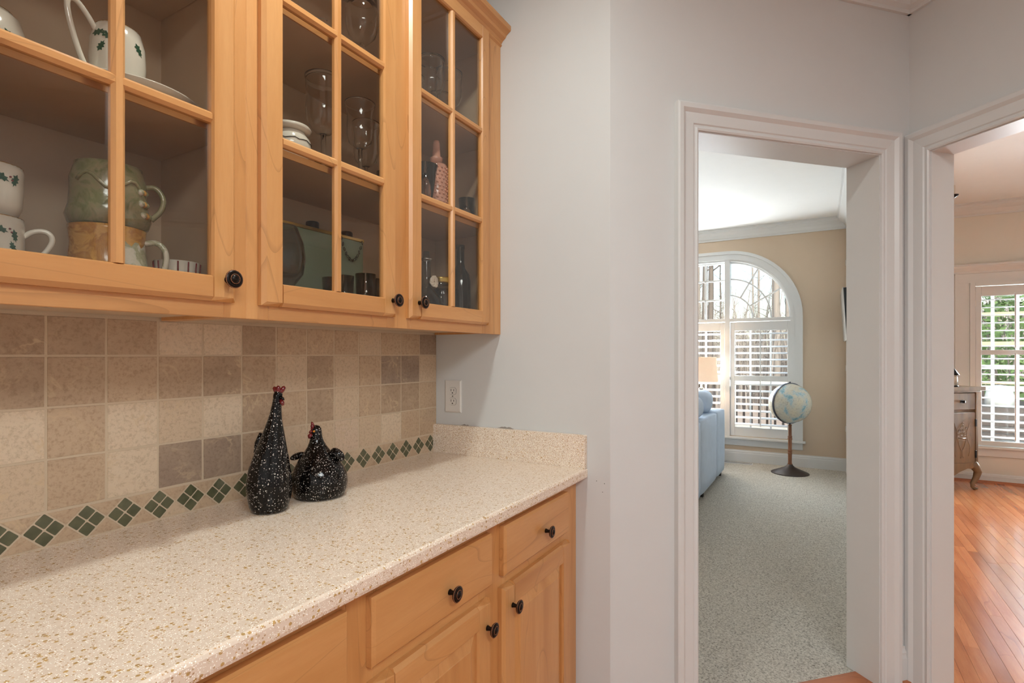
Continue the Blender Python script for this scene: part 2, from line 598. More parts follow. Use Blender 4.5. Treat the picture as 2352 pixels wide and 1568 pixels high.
# --- plain walls
HW = 2.83
wall_back = struct('wall_back', box_data(-4.1, 0.0, 0.0, 0.12, 0, HW), 'wall_paint', label='pantry wall behind the cabinets with the stone tile backsplash', cat='wall')
wall_end = struct('wall_end', box_data(0.0, 0.736, 0, 0.12, 0, HW), 'wall_paint', rz=E90, label='short grey painted wall at the right end of the counter', cat='wall')
def wall_open(s0, s1, o0, o1, h, th):
    return merged([box_data(s0, o0, 0, th, 0, HW), box_data(o1, s1, 0, th, 0, HW), box_data(o0, o1, 0, th, h, HW)])
O1A, O1B, OH = 0.333, 1.142, 2.072
struct('wall_diagonal', wall_open(0.0, 1.40, O1A - 0.018, O1B + 0.018, OH + 0.018, 0.12), 'wall_paint', K, ANG, 'angled painted wall pierced by the doorway to the carpeted living room', 'wall')
O2A, O2B = 0.09, 1.55
struct('wall_right', wall_open(-0.11, 3.7, O2A - 0.018, O2B + 0.018, OH + 0.018, 0.11), 'wall_paint', IC, RANG, 'painted wall pierced by the wide opening to the dining room', 'wall')
struct('wall_partition', box_data(1.0, XF + 0.1, -1.72, -1.60, 0, HW), 'tan_paint', label='partition wall between living room and dining room', cat='wall')
struct('wall_left', box_data(-4.22, -4.1, -4.5, 0.12, 0, HW), 'wall_paint', label='painted wall closing the pantry behind the camera', cat='wall')
struct('wall_rear', box_data(-4.2, -1.5, -4.42, -4.3, 0, HW), 'wall_paint', label='painted rear wall opposite the cabinets', cat='wall')
struct('wall_dining_near', box_data(-1.75, -1.6, -5.7, -4.1, 0, HW + 0.02), 'dining_paint', label='near end wall of the dining room', cat='wall')
struct('wall_dining_side', box_data(-1.75, 5.55, -5.7, -5.58, 0, HW + 0.02), 'dining_paint', label='side wall of the dining room', cat='wall')
struct('wall_living_left', box_data(0.0, 5.4, 3.1, 3.22, 0, HW), 'tan_paint', label='tan side wall of the living room', cat='wall')
struct('wall_living_near', box_data(0.0, 0.12, 0.1, 3.2, 0, HW), 'tan_paint', label='tan near wall of the living room', cat='wall')

def holed_wall(outer, hole, th):
    """outer, hole : loops of (x,z). front at y=0, back at y=th"""
    bm = bmesh.new()
    loops = []
    for lp in (outer, hole):
        vs = [bm.verts.new((x, 0, z)) for x, z in lp]
        es = [bm.edges.new((vs[i], vs[(i + 1) % len(vs)])) for i in range(len(vs))]
        loops.append((vs, es))
    r = bmesh.ops.triangle_fill(bm, edges=[e for _, es in loops for e in es], use_beauty=True)
    front = [f for f in bm.faces]
    ex = bmesh.ops.extrude_face_region(bm, geom=front)
    bmesh.ops.translate(bm, verts=[v for v in ex['geom'] if isinstance(v, bmesh.types.BMVert)], vec=(0, th, 0))
    bmesh.ops.recalc_face_normals(bm, faces=bm.faces)
    me = bpy.data.meshes.new('wall'); bm.to_mesh(me); bm.free()
    return me

# living room far wall, local x = -world y
CR, CL, RQ, ZS, ZB = 0.345, -0.42, 0.716, 1.745, 0.305
def outline(off, zb=ZB, nseg=16):
    pts = [(CR + RQ + off, zb)]
    for i in range(nseg + 1):
        a = math.pi / 2 * i / nseg
        pts.append((CR + (RQ + off) * math.cos(a), ZS + (RQ + off) * math.sin(a)))
    for i in range(nseg + 1):
        a = math.pi / 2 + math.pi / 2 * i / nseg
        pts.append((CL + (RQ + off) * math.cos(a), ZS + (RQ + off) * math.sin(a)))
    pts.append((CL - RQ - off, zb))
    return pts
wall_far = obj('wall_far', holed_wall([(-3.15, 0), (1.72, 0), (1.72, HW), (-3.15, HW)], outline(0.0), 0.14), 'tan_paint', None, (XF, 0, 0), (0, 0, E90))
tag(wall_far, 'tan painted living room wall around the arched window', 'wall', kind='structure')
WD0, WD1, WDZ0, WDZ1 = 2.70, 3.93, 0.36, 2.0
wall_din = obj('wall_dining', holed_wall([(1.70, 0), (5.62, 0), (5.62, HW + 0.02), (1.70, HW + 0.02)], [(WD0, WDZ0), (WD1, WDZ0), (WD1, WDZ1), (WD0, WDZ1)], 0.14), 'dining_paint', None, (XD, 0, 0), (0, 0, E90))
tag(wall_din, 'pale painted dining room wall around the shuttered window', 'wall', kind='structure')

# chipped paint and scuffs on the short wall
plain('bare_plaster', srgb(158, 150, 142), 0.8)
rc = random.Random(3)
def chip(cx, cz, w, h, mat='bare_plaster'):
    pts = [(cx - w, cz)] + [(cx - w + 2 * w * i / 9, cz + h * rc.uniform(0.35, 1.0) * math.sin(math.pi * (i + 0.5) / 10)) for i in range(10)] + [(cx + w, cz)]
    prism('paint_chip', pts, 'y', -0.0006, 0.0004, mat, wall_end)
chip(0.150, 1.0235, 0.020, 0.008)
chip(0.333, 1.0245, 0.034, 0.010)
for sx, sz in ((0.688, 0.873), (0.716, 0.867), (0.709, 0.838)):
    chip(sx, sz, 0.0018, 0.003, 'slot_dark')

# --- cased openings
CAS = [(0.004, 0), (0.004, 0.011), (0.010, 0.014), (0.016, 0.010), (0.022, 0.010), (0.026, 0.014), (0.060, 0.017), (0.066, 0.022), (0.072, 0.027), (0.086, 0.028), (0.092, 0.024), (0.092, 0)]
def casing_data(a, b, h, side=-1, y=0.0):
    """U shaped architrave round an opening from x=a to b, height h; profile mitred at the head"""
    V, Fc = [], []
    n = len(CAS)
    rows = []
    for k in range(4):
        row = []
        for w, d in CAS:
            x = a - w if k < 2 else b + w
            z = 0.0 if k in (0, 3) else h + w
            row.append(len(V)); V.append((x, y + side * d, z))
        rows.append(row)
    for A, B in zip(rows, rows[1:]):
        for i in range(n):
            j = (i + 1) % n
            Fc.append((A[i], A[j], B[j], B[i]))
    Fc.append(tuple(rows[0])); Fc.append(tuple(rows[3]))
    return V, Fc
def jamb_data(a, b, h, y0, y1):
    return merged([box_data(a - 0.018, a, y0, y1, 0, h), box_data(b, b + 0.018, y0, y1, 0, h), box_data(a - 0.018, b + 0.018, y0, y1, h, h + 0.018)])
struct('trim_1', casing_data(O1A, O1B, OH), 'trim_paint', K, ANG, 'white moulded casing around the living room doorway', 'door casing')
struct('trim_2', jamb_data(O1A, O1B, OH, -0.003, 0.142), 'trim_paint', K, ANG, 'plain white jamb lining inside the living room doorway', 'door jamb')
struct('trim_3', casing_data(O1A, O1B, OH, 1, 0.12), 'trim_paint', K, ANG, 'white casing on the living room side of the doorway', 'door casing')
struct('trim_4', casing_data(O2A, O2B, OH), 'trim_paint', IC, RANG, 'white moulded casing around the dining room opening', 'door casing')
struct('trim_5', jamb_data(O2A, O2B, OH, -0.003, 0.112), 'trim_paint', IC, RANG, 'plain white jamb lining inside the dining room opening', 'door jamb')

# --- crown mouldings and baseboards (local x along the wall, room at -y)
def crown_poly(z0, z1, p):
    h = z1 - z0
    return [(0, z0), (-0.012, z0), (-0.014, z0 + 0.12 * h), (-0.03, z0 + 0.2 * h), (-0.45 * p, z0 + 0.42 * h), (-0.8 * p, z0 + 0.66 * h), (-0.86 * p, z0 + 0.82 * h), (-p, z0 + 0.86 * h), (-p, z1), (0, z1)]
def crown(nm, s0, s1, z0, z1, p, loc, rz, label):
    struct(nm, prism_data(crown_poly(z0, z1, p), 'x', s0, s1), 'trim_paint', loc, rz, label, 'crown moulding')
crown('trim_6', 0.0, 1.2977, 2.642, PC, 0.085, K, ANG, 'white crown moulding over the living room doorway wall')
crown('trim_7', 0.0, 3.65, 2.642, PC, 0.085, IC, RANG, 'white crown moulding over the dining room opening wall')
crown('trim_8', 0.0, 0.736, 2.642, PC, 0.085, (0, 0, 0), E90, 'white crown moulding above the short grey wall')
crown('trim_9', -3.1, 1.60, 2.694, FC, 0.11, (XF, 0, 0), E90, 'white crown moulding above the arched window')
crown('trim_10', 1.0 - 5.27, 0.0, 2.694, FC, 0.11, (1.0, -1.60, 0), R_(180), 'white crown moulding along the living room partition')
crown('trim_11', 1.72, 5.6, 2.716, DC, 0.11, (XD, 0, 0), E90, 'white stepped crown moulding in the dining room')
BP = [(0, 0), (-0.014, 0), (-0.014, 0.105), (-0.011, 0.118), (-0.012, 0.126), (-0.006, 0.14), (-0.006, 0.148), (0, 0.148)]
def baseb(nm, s0, s1, loc, rz, label, h=1.0):
    struct(nm, prism_data([(a, b * h) for a, b in BP], 'x', s0, s1), 'trim_paint', loc, rz, label, 'baseboard')
baseb('baseboard_far', -3.1, 1.60, (XF, 0, 0), E90, 'white baseboard under the arched window')
baseb('baseboard_partition', 1.0 - 5.27, 0.0, (1.0, -1.60, 0), R_(180), 'white baseboard along the living room partition')
baseb('baseboard_corner', 1.236, 1.2977, K, ANG, 'short piece of white baseboard between the two casings')
baseb('baseboard_diagonal', 0.0, 0.245, K, ANG, 'white baseboard left of the living room doorway')
baseb('baseboard_end', 0.60, 0.736, (0, 0, 0), E90, 'white baseboard on the short grey wall')
baseb('baseboard_dining', 1.72, 5.58, (XD, 0, 0), E90, 'low white baseboard under the dining room window', 0.62)
SHOE = [(0, 0), (-0.02, 0), (-0.018, 0.009), (-0.009, 0.018), (0, 0.02)]
def shoe(nm, s0, s1, loc, rz, y, label):
    struct(nm, prism_data([(a + y, b) for a, b in SHOE], 'x', s0, s1), 'oak_trim', loc, rz, label, 'shoe moulding')
shoe('trim_12', 1.74, 5.58, (XD, 0, 0), E90, -0.014, 'oak quarter round along the dining room baseboard')
shoe('trim_13', 1.237, 1.2977, K, ANG, -0.014, 'short oak quarter round between the two door casings')

# --- arched window
win = thing('window_1', 'white arched window of a square centre and two quarter round sides', 'window', (XF, 0, 0), E90, kind='structure')
def band_data(o1, o2, y0, y1, zb=ZB):
    A, B = outline(o1, zb), outline(o2, zb)
    V, Fc = [], []
    n = len(A)
    for y in (y0, y1):
        for a in A: V.append((a[0], y, a[1]))
        for b in B: V.append((b[0], y, b[1]))
    for i in range(n - 1):
        Fc += [(i, i + 1, n + i + 1, n + i), (2 * n + i, 3 * n + i, 3 * n + i + 1, 2 * n + i + 1), (i, 2 * n + i, 2 * n + i + 1, i + 1), (n + i, n + i + 1, 3 * n + i + 1, 3 * n + i)]
    Fc += [(0, n, 3 * n, 2 * n), (n - 1, 3 * n - 1, 4 * n - 1, 2 * n - 1)]
    return V, Fc
def wpart(nm, data, mat='trim_paint', parent=win, smooth=False):
    return obj(nm, mesh(nm, *data, smooth), mat, parent)
wpart('casing', merged([band_data(0.0, 0.075, -0.016, 0.0), band_data(0.06, 0.097, -0.028, 0.0), band_data(-0.006, 0.012, -0.02, 0.0)]))
wpart('frame', band_data(-0.028, 0.004, 0.0, 0.12))
wpart('sash_edge', band_data(-0.046, -0.02, 0.05, 0.085, ZS - 0.02))
bx('sill', -1.262, 1.187, -0.05, 0.02, 0.28, 0.305, 'trim_paint', win, 0.005)
bx('apron', -1.233, 1.158, -0.018, 0.0, 0.20, 0.28, 'trim_paint', win, 0.003)
for c in (CR, CL):
    bx('mullion', c - 0.03, c + 0.03, -0.006, 0.12, ZB, ZS + RQ, 'trim_paint', win, 0.003)
bx('transom', CL - RQ, CR + RQ, -0.004, 0.12, 1.698, 1.737, 'trim_paint', win, 0.003)
for x in (0.08, -0.155):
    bx('muntin', x - 0.01, x + 0.01, 0.055, 0.08, 1.737, ZS + RQ, 'trim_paint', win, 0.002)
for z in (2.213, 1.972):
    bx('muntin', CL + 0.03, CR - 0.03, 0.055, 0.08, z - 0.01, z + 0.01, 'trim_paint', win, 0.002)
def arc_band(cx, r, sgn, hw=0.0085):
    V, Fc = [], []
    n = 14
    for i in range(n + 1):
        a = math.pi / 2 * i / n
        for rr in (r - hw, r + hw):
            for y in (0.055, 0.08):
                V.append((cx + sgn * rr * math.cos(a), y, ZS + rr * math.sin(a)))
    for i in range(n):
        b, c = i * 4, i * 4 + 4
        Fc += [(b, b + 2, c + 2, c), (b + 1, c + 1, c + 3, b + 3), (b, c, c + 1, b + 1), (b + 2, b + 3, c + 3, c + 2)]
    return V, Fc
for cx, sgn in ((CR, 1), (CL, -1)):
    for r in (0.28, 0.48):
        wpart('arched_muntin', arc_band(cx, r, sgn))
    for ang in (30, 60):
        a = R_(ang)
        L = RQ - 0.02 - 0.28
        o = obj('spoke_muntin', box_mesh(L, 0.025, 0.017, 0.002, 'trim_paint'), None, win, (cx + sgn * math.cos(a) * (0.28 + L / 2), 0.0675, ZS + math.sin(a) * (0.28 + L / 2)), (0, -a * sgn, 0))
    arc = [(cx, ZS - 0.01)] + [(cx + sgn * (RQ - 0.01) * math.cos(math.pi / 2 * i / 12), ZS + (RQ - 0.01) * math.sin(math.pi / 2 * i / 12)) for i in range(13)]
    wpart('pane', prism_data(arc, 'y', 0.066, 0.070), 'window_glass')
for i in range(3):
    xa = CL + 0.03 + i * 0.235
    for z0, z1 in ((1.737, 1.962), (1.982, 2.203), (2.223, 2.455)):
        bx('pane', xa + 0.005, xa + 0.23, 0.066, 0.070, z0, z1, 'window_glass', win, 0)
for xa, xb in ((CR + 0.03, CR + RQ - 0.02), (CL + 0.03, CR - 0.03), (CL - RQ + 0.02, CL - 0.03)):
    bx('sash_rail', xa, xb, 0.07, 0.11, 0.985, 1.03, 'trim_paint', win, 0.002)
    bx('sash_rail', xa, xb, 0.07, 0.11, 0.31, 0.36, 'trim_paint', win, 0.002)
    bx('pane', xa, xb, 0.085, 0.089, 0.36, 0.985, 'window_glass', win, 0)
    bx('pane', xa, xb, 0.095, 0.099, 1.03, 1.70, 'window_glass', win, 0)
    for k in (1, 2):
        xm = xa + (xb - xa) * k / 3
        bx('muntin', xm - 0.009, xm + 0.009, 0.08, 0.10, 0.36, 1.70, 'trim_paint', win, 0.002)

# --- shutters
_lou = {}
def louver_mesh(L, w=0.072, th=0.010):
    k = round(L, 4)
    if k in _lou: return _lou[k]
    poly = [(w / 2 * math.cos(a), th / 2 * math.sin(a)) for a in [2 * math.pi * i / 10 for i in range(10)]]
    V, Fc = prism_data(poly, 'x', -L / 2, L / 2)
    me = mesh('louver', V, Fc)
    me.materials.append(MATS['trim_paint'])
    _lou[k] = me
    return me
def shutter(label, frame_loc, x0, x1, z0, z1, rails, pitch, tilt, group=None, hinges=True, stile=0.05, y=0.012):
    t_ = thing('shutter_panel', label, 'shutter', Vector(frame_loc), E90, group)
    bx('stile', x0, x0 + stile, y, y + 0.028, z0, z1, 'trim_paint', t_, 0.003)
    bx('stile', x1 - stile, x1, y, y + 0.028, z0, z1, 'trim_paint', t_, 0.003)
    for a, b in rails:
        bx('rail', x0 + stile, x1 - stile, y, y + 0.028, a, b, 'trim_paint', t_, 0.003)
    xm = (x0 + x1) / 2
    L = x1 - x0 - 2 * stile - 0.004
    for (a0, a1), (b0, b1) in zip(rails, rails[1:]):
        n = max(1, round((b0 - a1) / pitch))
        p = (b0 - a1) / n
        for i in range(n):
            obj('louver', louver_mesh(L), None, t_, (xm, y + 0.014, a1 + p * (i + 0.5)), (R_(tilt), 0, 0))
        bx('tilt_rod', xm - 0.006, xm + 0.006, y - 0.032, y - 0.022, a1 + 0.02, b0 + 0.02, 'trim_paint', t_, 0.002)
    if hinges:
        hx0 = x1 if hinges != 'L' else x0 - 0.006
        for z in (z0 + 0.18, z1 - 0.2):
            bx('hinge', hx0 - 0.006, hx0 + 0.012, y - 0.006, y + 0.004, z, z + 0.06, 'white_plastic', t_, 0.001)
    return t_
LR = [(0.313, 0.418), (0.979, 1.043), (1.587, 1.692)]
shutter('white louvred shutter panel behind the globe, beside the tan wall', (XF, 0, 0), 0.378, 1.05, 0.313, 1.692, LR, 0.0785, 15)
shutter('white louvred shutter panel behind the lamp', (XF, 0, 0), -0.388, 0.312, 0.313, 1.692, LR, 0.0785, 15)
shutter('white louvred shutter panel at the sofa side of the arched window', (XF, 0, 0), -1.12, -0.455, 0.313, 1.692, LR, 0.0785, 15)

# --- dining window
w2 = thing('window_2', 'white framed dining room window with fitted louvred shutters', 'window', (XD, 0, 0), E90, kind='structure')
wpart('casing', merged([box_data(2.5625, 2.659, -0.014, 0, 0.27, 2.03), box_data(2.54, 2.562, -0.026, 0, 0.27, 2.129), box_data(3.973, 4.07, -0.014, 0, 0.27, 2.03), box_data(4.0705, 4.09, -0.026, 0, 0.27, 2.129), box_data(2.5625, 4.07, -0.014, 0, 2.0305, 2.129)]), parent=w2)
wpart('head_cap', prism_data([(0, 2.13), (-0.02, 2.13), (-0.024, 2.15), (-0.05, 2.185), (-0.056, 2.2), (-0.062, 2.2), (-0.062, 2.22), (0, 2.222)], 'x', 2.50, 4.13), parent=w2)
wpart('shutter_frame', merged([box_data(2.66, 2.702, -0.03, 0.02, 0.37, 2.03), box_data(3.93, 3.972, -0.03, 0.02, 0.37, 2.03), box_data(2.7025, 3.9295, -0.03, 0.02, 1.998, 2.03)]), parent=w2)
bx('sill', 2.56, 4.07, -0.045, 0.03, 0.345, 0.369, 'trim_paint', w2, 0.004)
bx('apron', 2.58, 4.05, -0.018, 0.0, 0.265, 0.345, 'trim_paint', w2, 0.003)
for xm in (2.71, 3.922):
    bx('sash_stile', xm - 0.02, xm + 0.02, 0.08, 0.12, 0.36, 2.0, 'trim_paint', w2, 0.002)
for k in range(7):
    if 2.861 + 0.19 * k < 3.9:
        bx('muntin', 2.861 + 0.19 * k - 0.012, 2.861 + 0.19 * k + 0.012, 0.085, 0.108, 0.36, 2.0, 'trim_paint', w2, 0.002)
for z in (0.38, 1.17, 1.98):
    bx('sash_rail', 2.71, 3.92, 0.08, 0.12, z - 0.022, z + 0.022, 'trim_paint', w2, 0.002)
bx('pane', 2.72, 3.92, 0.094, 0.098, 0.37, 1.99, 'window_glass', w2, 0)
DR = [(0.372, 0.421), (1.295, 1.345), (1.893, 1.993)]
shutter('white louvred shutter panel beside the carved chest', (XD, 0, 0), 2.705, 3.306, 0.372, 1.993, DR, 0.0824, 8, hinges='L', y=-0.01)
shutter('white louvred shutter panel on the far half of the dining room window', (XD, 0, 0), 3.315, 3.925, 0.372, 1.993, DR, 0.0824, 8, y=-0.01)

# ================================================================== BACKSPLASH
TP, TW = 0.1035, 0.1035
ZC = 0.914
Z_ROW = [ZC + 0.0715 + TP * k for k in range(4)]      # bottoms of the three whole rows + the cut row
ZTOP = 1.373
bx('grout_bed', -2.4, -0.0005, -0.0079, 0.002, ZC - 0.03, ZTOP + 0.03, 'grout', wall_back, 0)
TONE = {'L': srgb(214, 193, 167), 'l': srgb(202, 178, 151), 'm': srgb(188, 161, 133), 'n': srgb(179, 152, 125), 'd': srgb(168, 142, 117), 'g': srgb(150, 128, 111), 'p': srgb(208, 184, 160)}
# from the right-hand corner leftwards
ROWS = {3: 'gmmlmmmdLLnddmldnm', 2: 'lggmldlndnmndnmdml', 1: 'mddmldmdLlLmLmLnlL', 0: 'mmLlplldggLmlnLmdl'}
_tm = {}
def tile_mesh(w, h, seed):
    """tumbled stone : slightly wavy outline, worn edge"""
    k = (round(w, 4), round(h, 4), seed)
    if k in _tm: return _tm[k]
    rnd = random.Random(seed * 31 + 5)
    pts = []
    corners = [(-w / 2, -h / 2), (w / 2, -h / 2), (w / 2, h / 2), (-w / 2, h / 2)]
    for i in range(4):
        a, b = corners[i], corners[(i + 1) % 4]
        for s in (0.012, 0.35, 0.65, 0.988):
            x = a[0] + (b[0] - a[0]) * s; z = a[1] + (b[1] - a[1]) * s
            j = rnd.uniform(0.0, 0.0009)
            nx, nz = (0, 1) if i == 0 else (-1, 0) if i == 1 else (0, -1) if i == 2 else (1, 0)
            pts.append((x + nx * j, z + nz * j))
    n = len(pts)
    V = [(x, 0.006, z) for x, z in pts] + [(x, -0.0012, z) for x, z in pts] + [(x * 0.984, -0.0032, z * 0.984) for x, z in pts]
    Fc = [tuple(range(2 * n, 3 * n))]
    for r in (0, 1):
        for i in range(n):
            j = (i + 1) % n
            Fc.append((r * n + i, r * n + j, (r + 1) * n + j, (r + 1) * n + i))
    me = mesh('tile', V, Fc); me.materials.append(MATS['stone_tile'])
    _tm[k] = me
    return me
GR = 0.0032
for r in range(4):
    z0 = Z_ROW[r]
    z1 = min(z0 + TP, ZTOP + 0.005)
    for c in range(18):
        x1 = 0.0 - TP * c
        x0 = x1 - TP
        w, h = TP - GR, z1 - z0 - GR
        o = obj('tile', tile_mesh(w, h, random.randrange(5)), None, wall_back, ((x0 + x1) / 2, -0.006, (z0 + z1) / 2))
        o.color = TONE[ROWS[r][c]]
# border : glass diamonds of four little squares between stone triangles
PD = 0.071
def flat_piece(poly, th=0.005, bev=0.0012):
    n = len(poly)
    cx = sum(p[0] for p in poly) / n; cz = sum(p[1] for p in poly) / n
    V = [(x, 0.004, z) for x, z in poly] + [(x, -0.001, z) for x, z in poly] + [(cx + (x - cx) * (1 - bev * 60), -0.0026, cz + (z - cz) * (1 - bev * 60)) for x, z in poly]
    Fc = [tuple(range(2 * n, 3 * n))]
    for r in (0, 1):
        for i in range(n):
            j = (i + 1) % n
            Fc.append((r * n + i, r * n + j, (r + 1) * n + j, (r + 1) * n + i))
    return V, Fc
hb = 0.0715
g_sq = 0.0150
sq_me = mesh('glass_tile', *flat_piece([(g_sq, 0.0012), (0.0012, g_sq), (-0.0012, g_sq), (-g_sq, 0.0012), (-g_sq, -0.0012), (-0.0012, -g_sq), (0.0012, -g_sq), (g_sq, -0.0012)]))
sq_me.materials.append(MATS['green_glass_tile'])
tw = PD / 2 - 0.0035
tri_up = mesh('border_tile', *flat_piece([(-tw, 0.0015), (tw, 0.0015), (0, -tw + 0.0015)])); tri_up.materials.append(MATS['stone_tile'])
tri_dn = mesh('border_tile', *flat_piece([(-tw, -0.0015), (tw, -0.0015), (0, tw - 0.0015)])); tri_dn.materials.append(MATS['stone_tile'])
for i in range(24):
    cx = -0.0375 - PD * i
    cz = ZC + hb / 2
    for dx, dz in ((0, 1), (0, -1), (1, 0), (-1, 0)):
        obj('glass_tile', sq_me, None, wall_back, (cx + dx * 0.0173, -0.006, cz + dz * 0.0173))
    xt = cx - PD / 2
    o = obj('border_tile', tri_up, None, wall_back, (xt, -0.006, ZC + hb - 0.0045)); o.color = TONE[random.choice('mml')]
    o = obj('border_tile', tri_dn, None, wall_back, (xt, -0.006, ZC + 0.0045)); o.color = TONE[random.choice('mml')]

# ================================================================== CABINETS
YF, YD = -0.310, -0.330          # upper face frame, upper door fronts
BF, BD = -0.613, -0.633          # base face frame, base door fronts
CH = 0.008                       # chamfer on door edges

# --- knobs : a stem, a stepped disc with two rope rings
def rope_ring(R, r, n, y, name='rope'):
    parts = []
    for i in range(n):
        a0 = 2 * math.pi * i / n
        a1 = a0 + 2 * math.pi / n * 1.15
        p0 = (R * 1.0 * math.cos(a0) - r * 0.6 * math.cos(a0), y - r * 0.2, R * math.sin(a0) - r * 0.6 * math.sin(a0))
        p1 = (R * math.cos(a1) + r * 0.5 * math.cos(a1), y + r * 0.1, R * math.sin(a1) + r * 0.5 * math.sin(a1))
        parts.append(tube_data([p0, p1], [r * 0.8, r * 0.8], 5))
    return merged(parts)
KS = 0.0178
_kb = lathe_data([(0, 0.0), (0.0068, 0.0), (0.0055, 0.004), (0.0042, 0.012), (0.0055, 0.016), (KS * 0.9, 0.0185), (KS, 0.021), (KS * 0.93, 0.0235), (KS * 0.6, 0.0255), (KS * 0.52, 0.0235), (KS * 0.45, 0.0265), (0.004, 0.029), (0, 0.0295)], 24)
_kb = ([(x, -z, y) for x, y, z in _kb[0]], _kb[1])
KNOB_ME = mesh('knob', *_kb, True); KNOB_ME.materials.append(MATS['bronze_knob'])
ROPE_ME = mesh('rope_ring', *merged([rope_ring(KS * 0.96, 0.0011, 30, -0.0225), rope_ring(KS * 0.53, 0.0009, 18, -0.0258)]), True); ROPE_ME.materials.append(MATS['bronze_edge'])
def knob(parent, x, y, z):
    k = obj('knob', KNOB_ME, None, parent, (x, y, z), label='oil rubbed bronze knob with rope rings')
    return k
# the copper rope highlights belong to each knob ; they sit one level under it where the tree allows
def knob_with_rope(parent, x, y, z, deep):
    k = knob(parent, x, y, z)
    if deep:
        obj('rope_ring', ROPE_ME, None, k)
    return k
_kj = mesh('knob', *_kb, True)
_kj.materials.append(MATS['bronze_knob']); _kj.materials.append(MATS['bronze_edge'])
def _join_rope():
    bm = bmesh.new(); bm.from_mesh(_kj)
    b2 = bmesh.new(); b2.from_mesh(ROPE_ME)
    mp = {v: bm.verts.new(v.co) for v in b2.verts}
    for f in b2.faces:
        nf = bm.faces.new([mp[v] for v in f.verts]); nf.material_index = 1; nf.smooth = True
    bm.to_mesh(_kj); bm.free(); b2.free()
_join_rope()
def put_knob(parent, x, y, z):
    return obj('knob', _kj, None, parent, (x, y, z), label='dark bronze knob with rope edged rings')

def stile_poly(x0, x1, outer, yb, yf):
    """plan polygon (x,y); outer = -1 when the door edge is at x0"""
    if outer < 0:
        return [(x0, yb), (x0, yf + CH), (x0 + CH, yf), (x1 - 0.003, yf), (x1, yf + 0.006), (x1, yb)]
    return [(x0, yb), (x0, yf + 0.006), (x0 + 0.003, yf), (x1 - CH, yf), (x1, yf + CH), (x1, yb)]

def door_frame(d, x0, x1, z0, z1, yb, yf, sw, origin, wv='maple_vertical', wh='maple_horizontal'):
    ox, oy, oz = origin
    shr = lambda u, v: CH if abs(v - (yf - oy)) < 1e-6 else 0
    for a, b, o in ((x0, x0 + sw, -1), (x1 - sw, x1, 1)):
        poly = [(u - ox, v - oy) for u, v in stile_poly(a, b, o, yb, yf)]
        prism('stile', poly, 'z', z0 - oz, z1 - oz, wv, d, shrink=shr)
    for lo in (True, False):
        a, b = (z0, z0 + sw) if lo else (z1 - sw, z1)
        if lo: pl = [(yb, a), (yf + CH, a), (yf, a + CH), (yf, b - 0.003), (yf + 0.006, b), (yb, b)]
        else: pl = [(yb, a), (yf + 0.006, a), (yf, a + 0.003), (yf, b - CH), (yf + CH, b), (yb, b)]
        prism('rail', [(u - oy, v - oz) for u, v in pl], 'x', x0 + sw - ox - 0.0005, x1 - sw - ox + 0.0005, wh, d)

def glass_door(cab, x0, x1, z0, z1, kx, kz, xm, zm, sw=0.049):
    o = cab.location
    d = link(bpy.data.objects.new('door', None)); d.parent = cab
    d.location = (x0 - o.x, YD - o.y, z0 - o.z)
    org = (x0, YD, z0)
    door_frame(d, x0, x1, z0, z1, YF - 0.0005, YD, sw, org)
    gx0, gx1, gz0, gz1 = x0 + sw, x1 - sw, z0 + sw, z1 - sw
    # muntins, narrow face forward
    yb, yf = YF - 0.004, YD + 0.001
    prof = lambda c: [(c - 0.0105, yb), (c - 0.0105, yf + 0.006), (c - 0.005, yf), (c + 0.005, yf), (c + 0.0105, yf + 0.006), (c + 0.0105, yb)]
    prism('muntin', [(u - x0, v - YD) for u, v in prof(xm)], 'z', gz0 - z0, gz1 - z0, 'maple_vertical', d)
    for z in zm:
        prism('muntin', [(v - YD, u - z0) for u, v in prof(z)], 'x', gx0 - x0, gx1 - x0, 'maple_horizontal', d, (0, 0.0007, 0))
    zs = [gz0] + [z for z in zm] + [gz1]
    for a, b in zip(zs, zs[1:]):
        for c, e in ((gx0, xm), (xm, gx1)):
            bx('pane', c - x0, e - x0, 0.0135, 0.0165, a - z0, b - z0, 'pane_glass', d, 0)
    put_knob(d, kx - x0, 0, kz - z0)
    return d

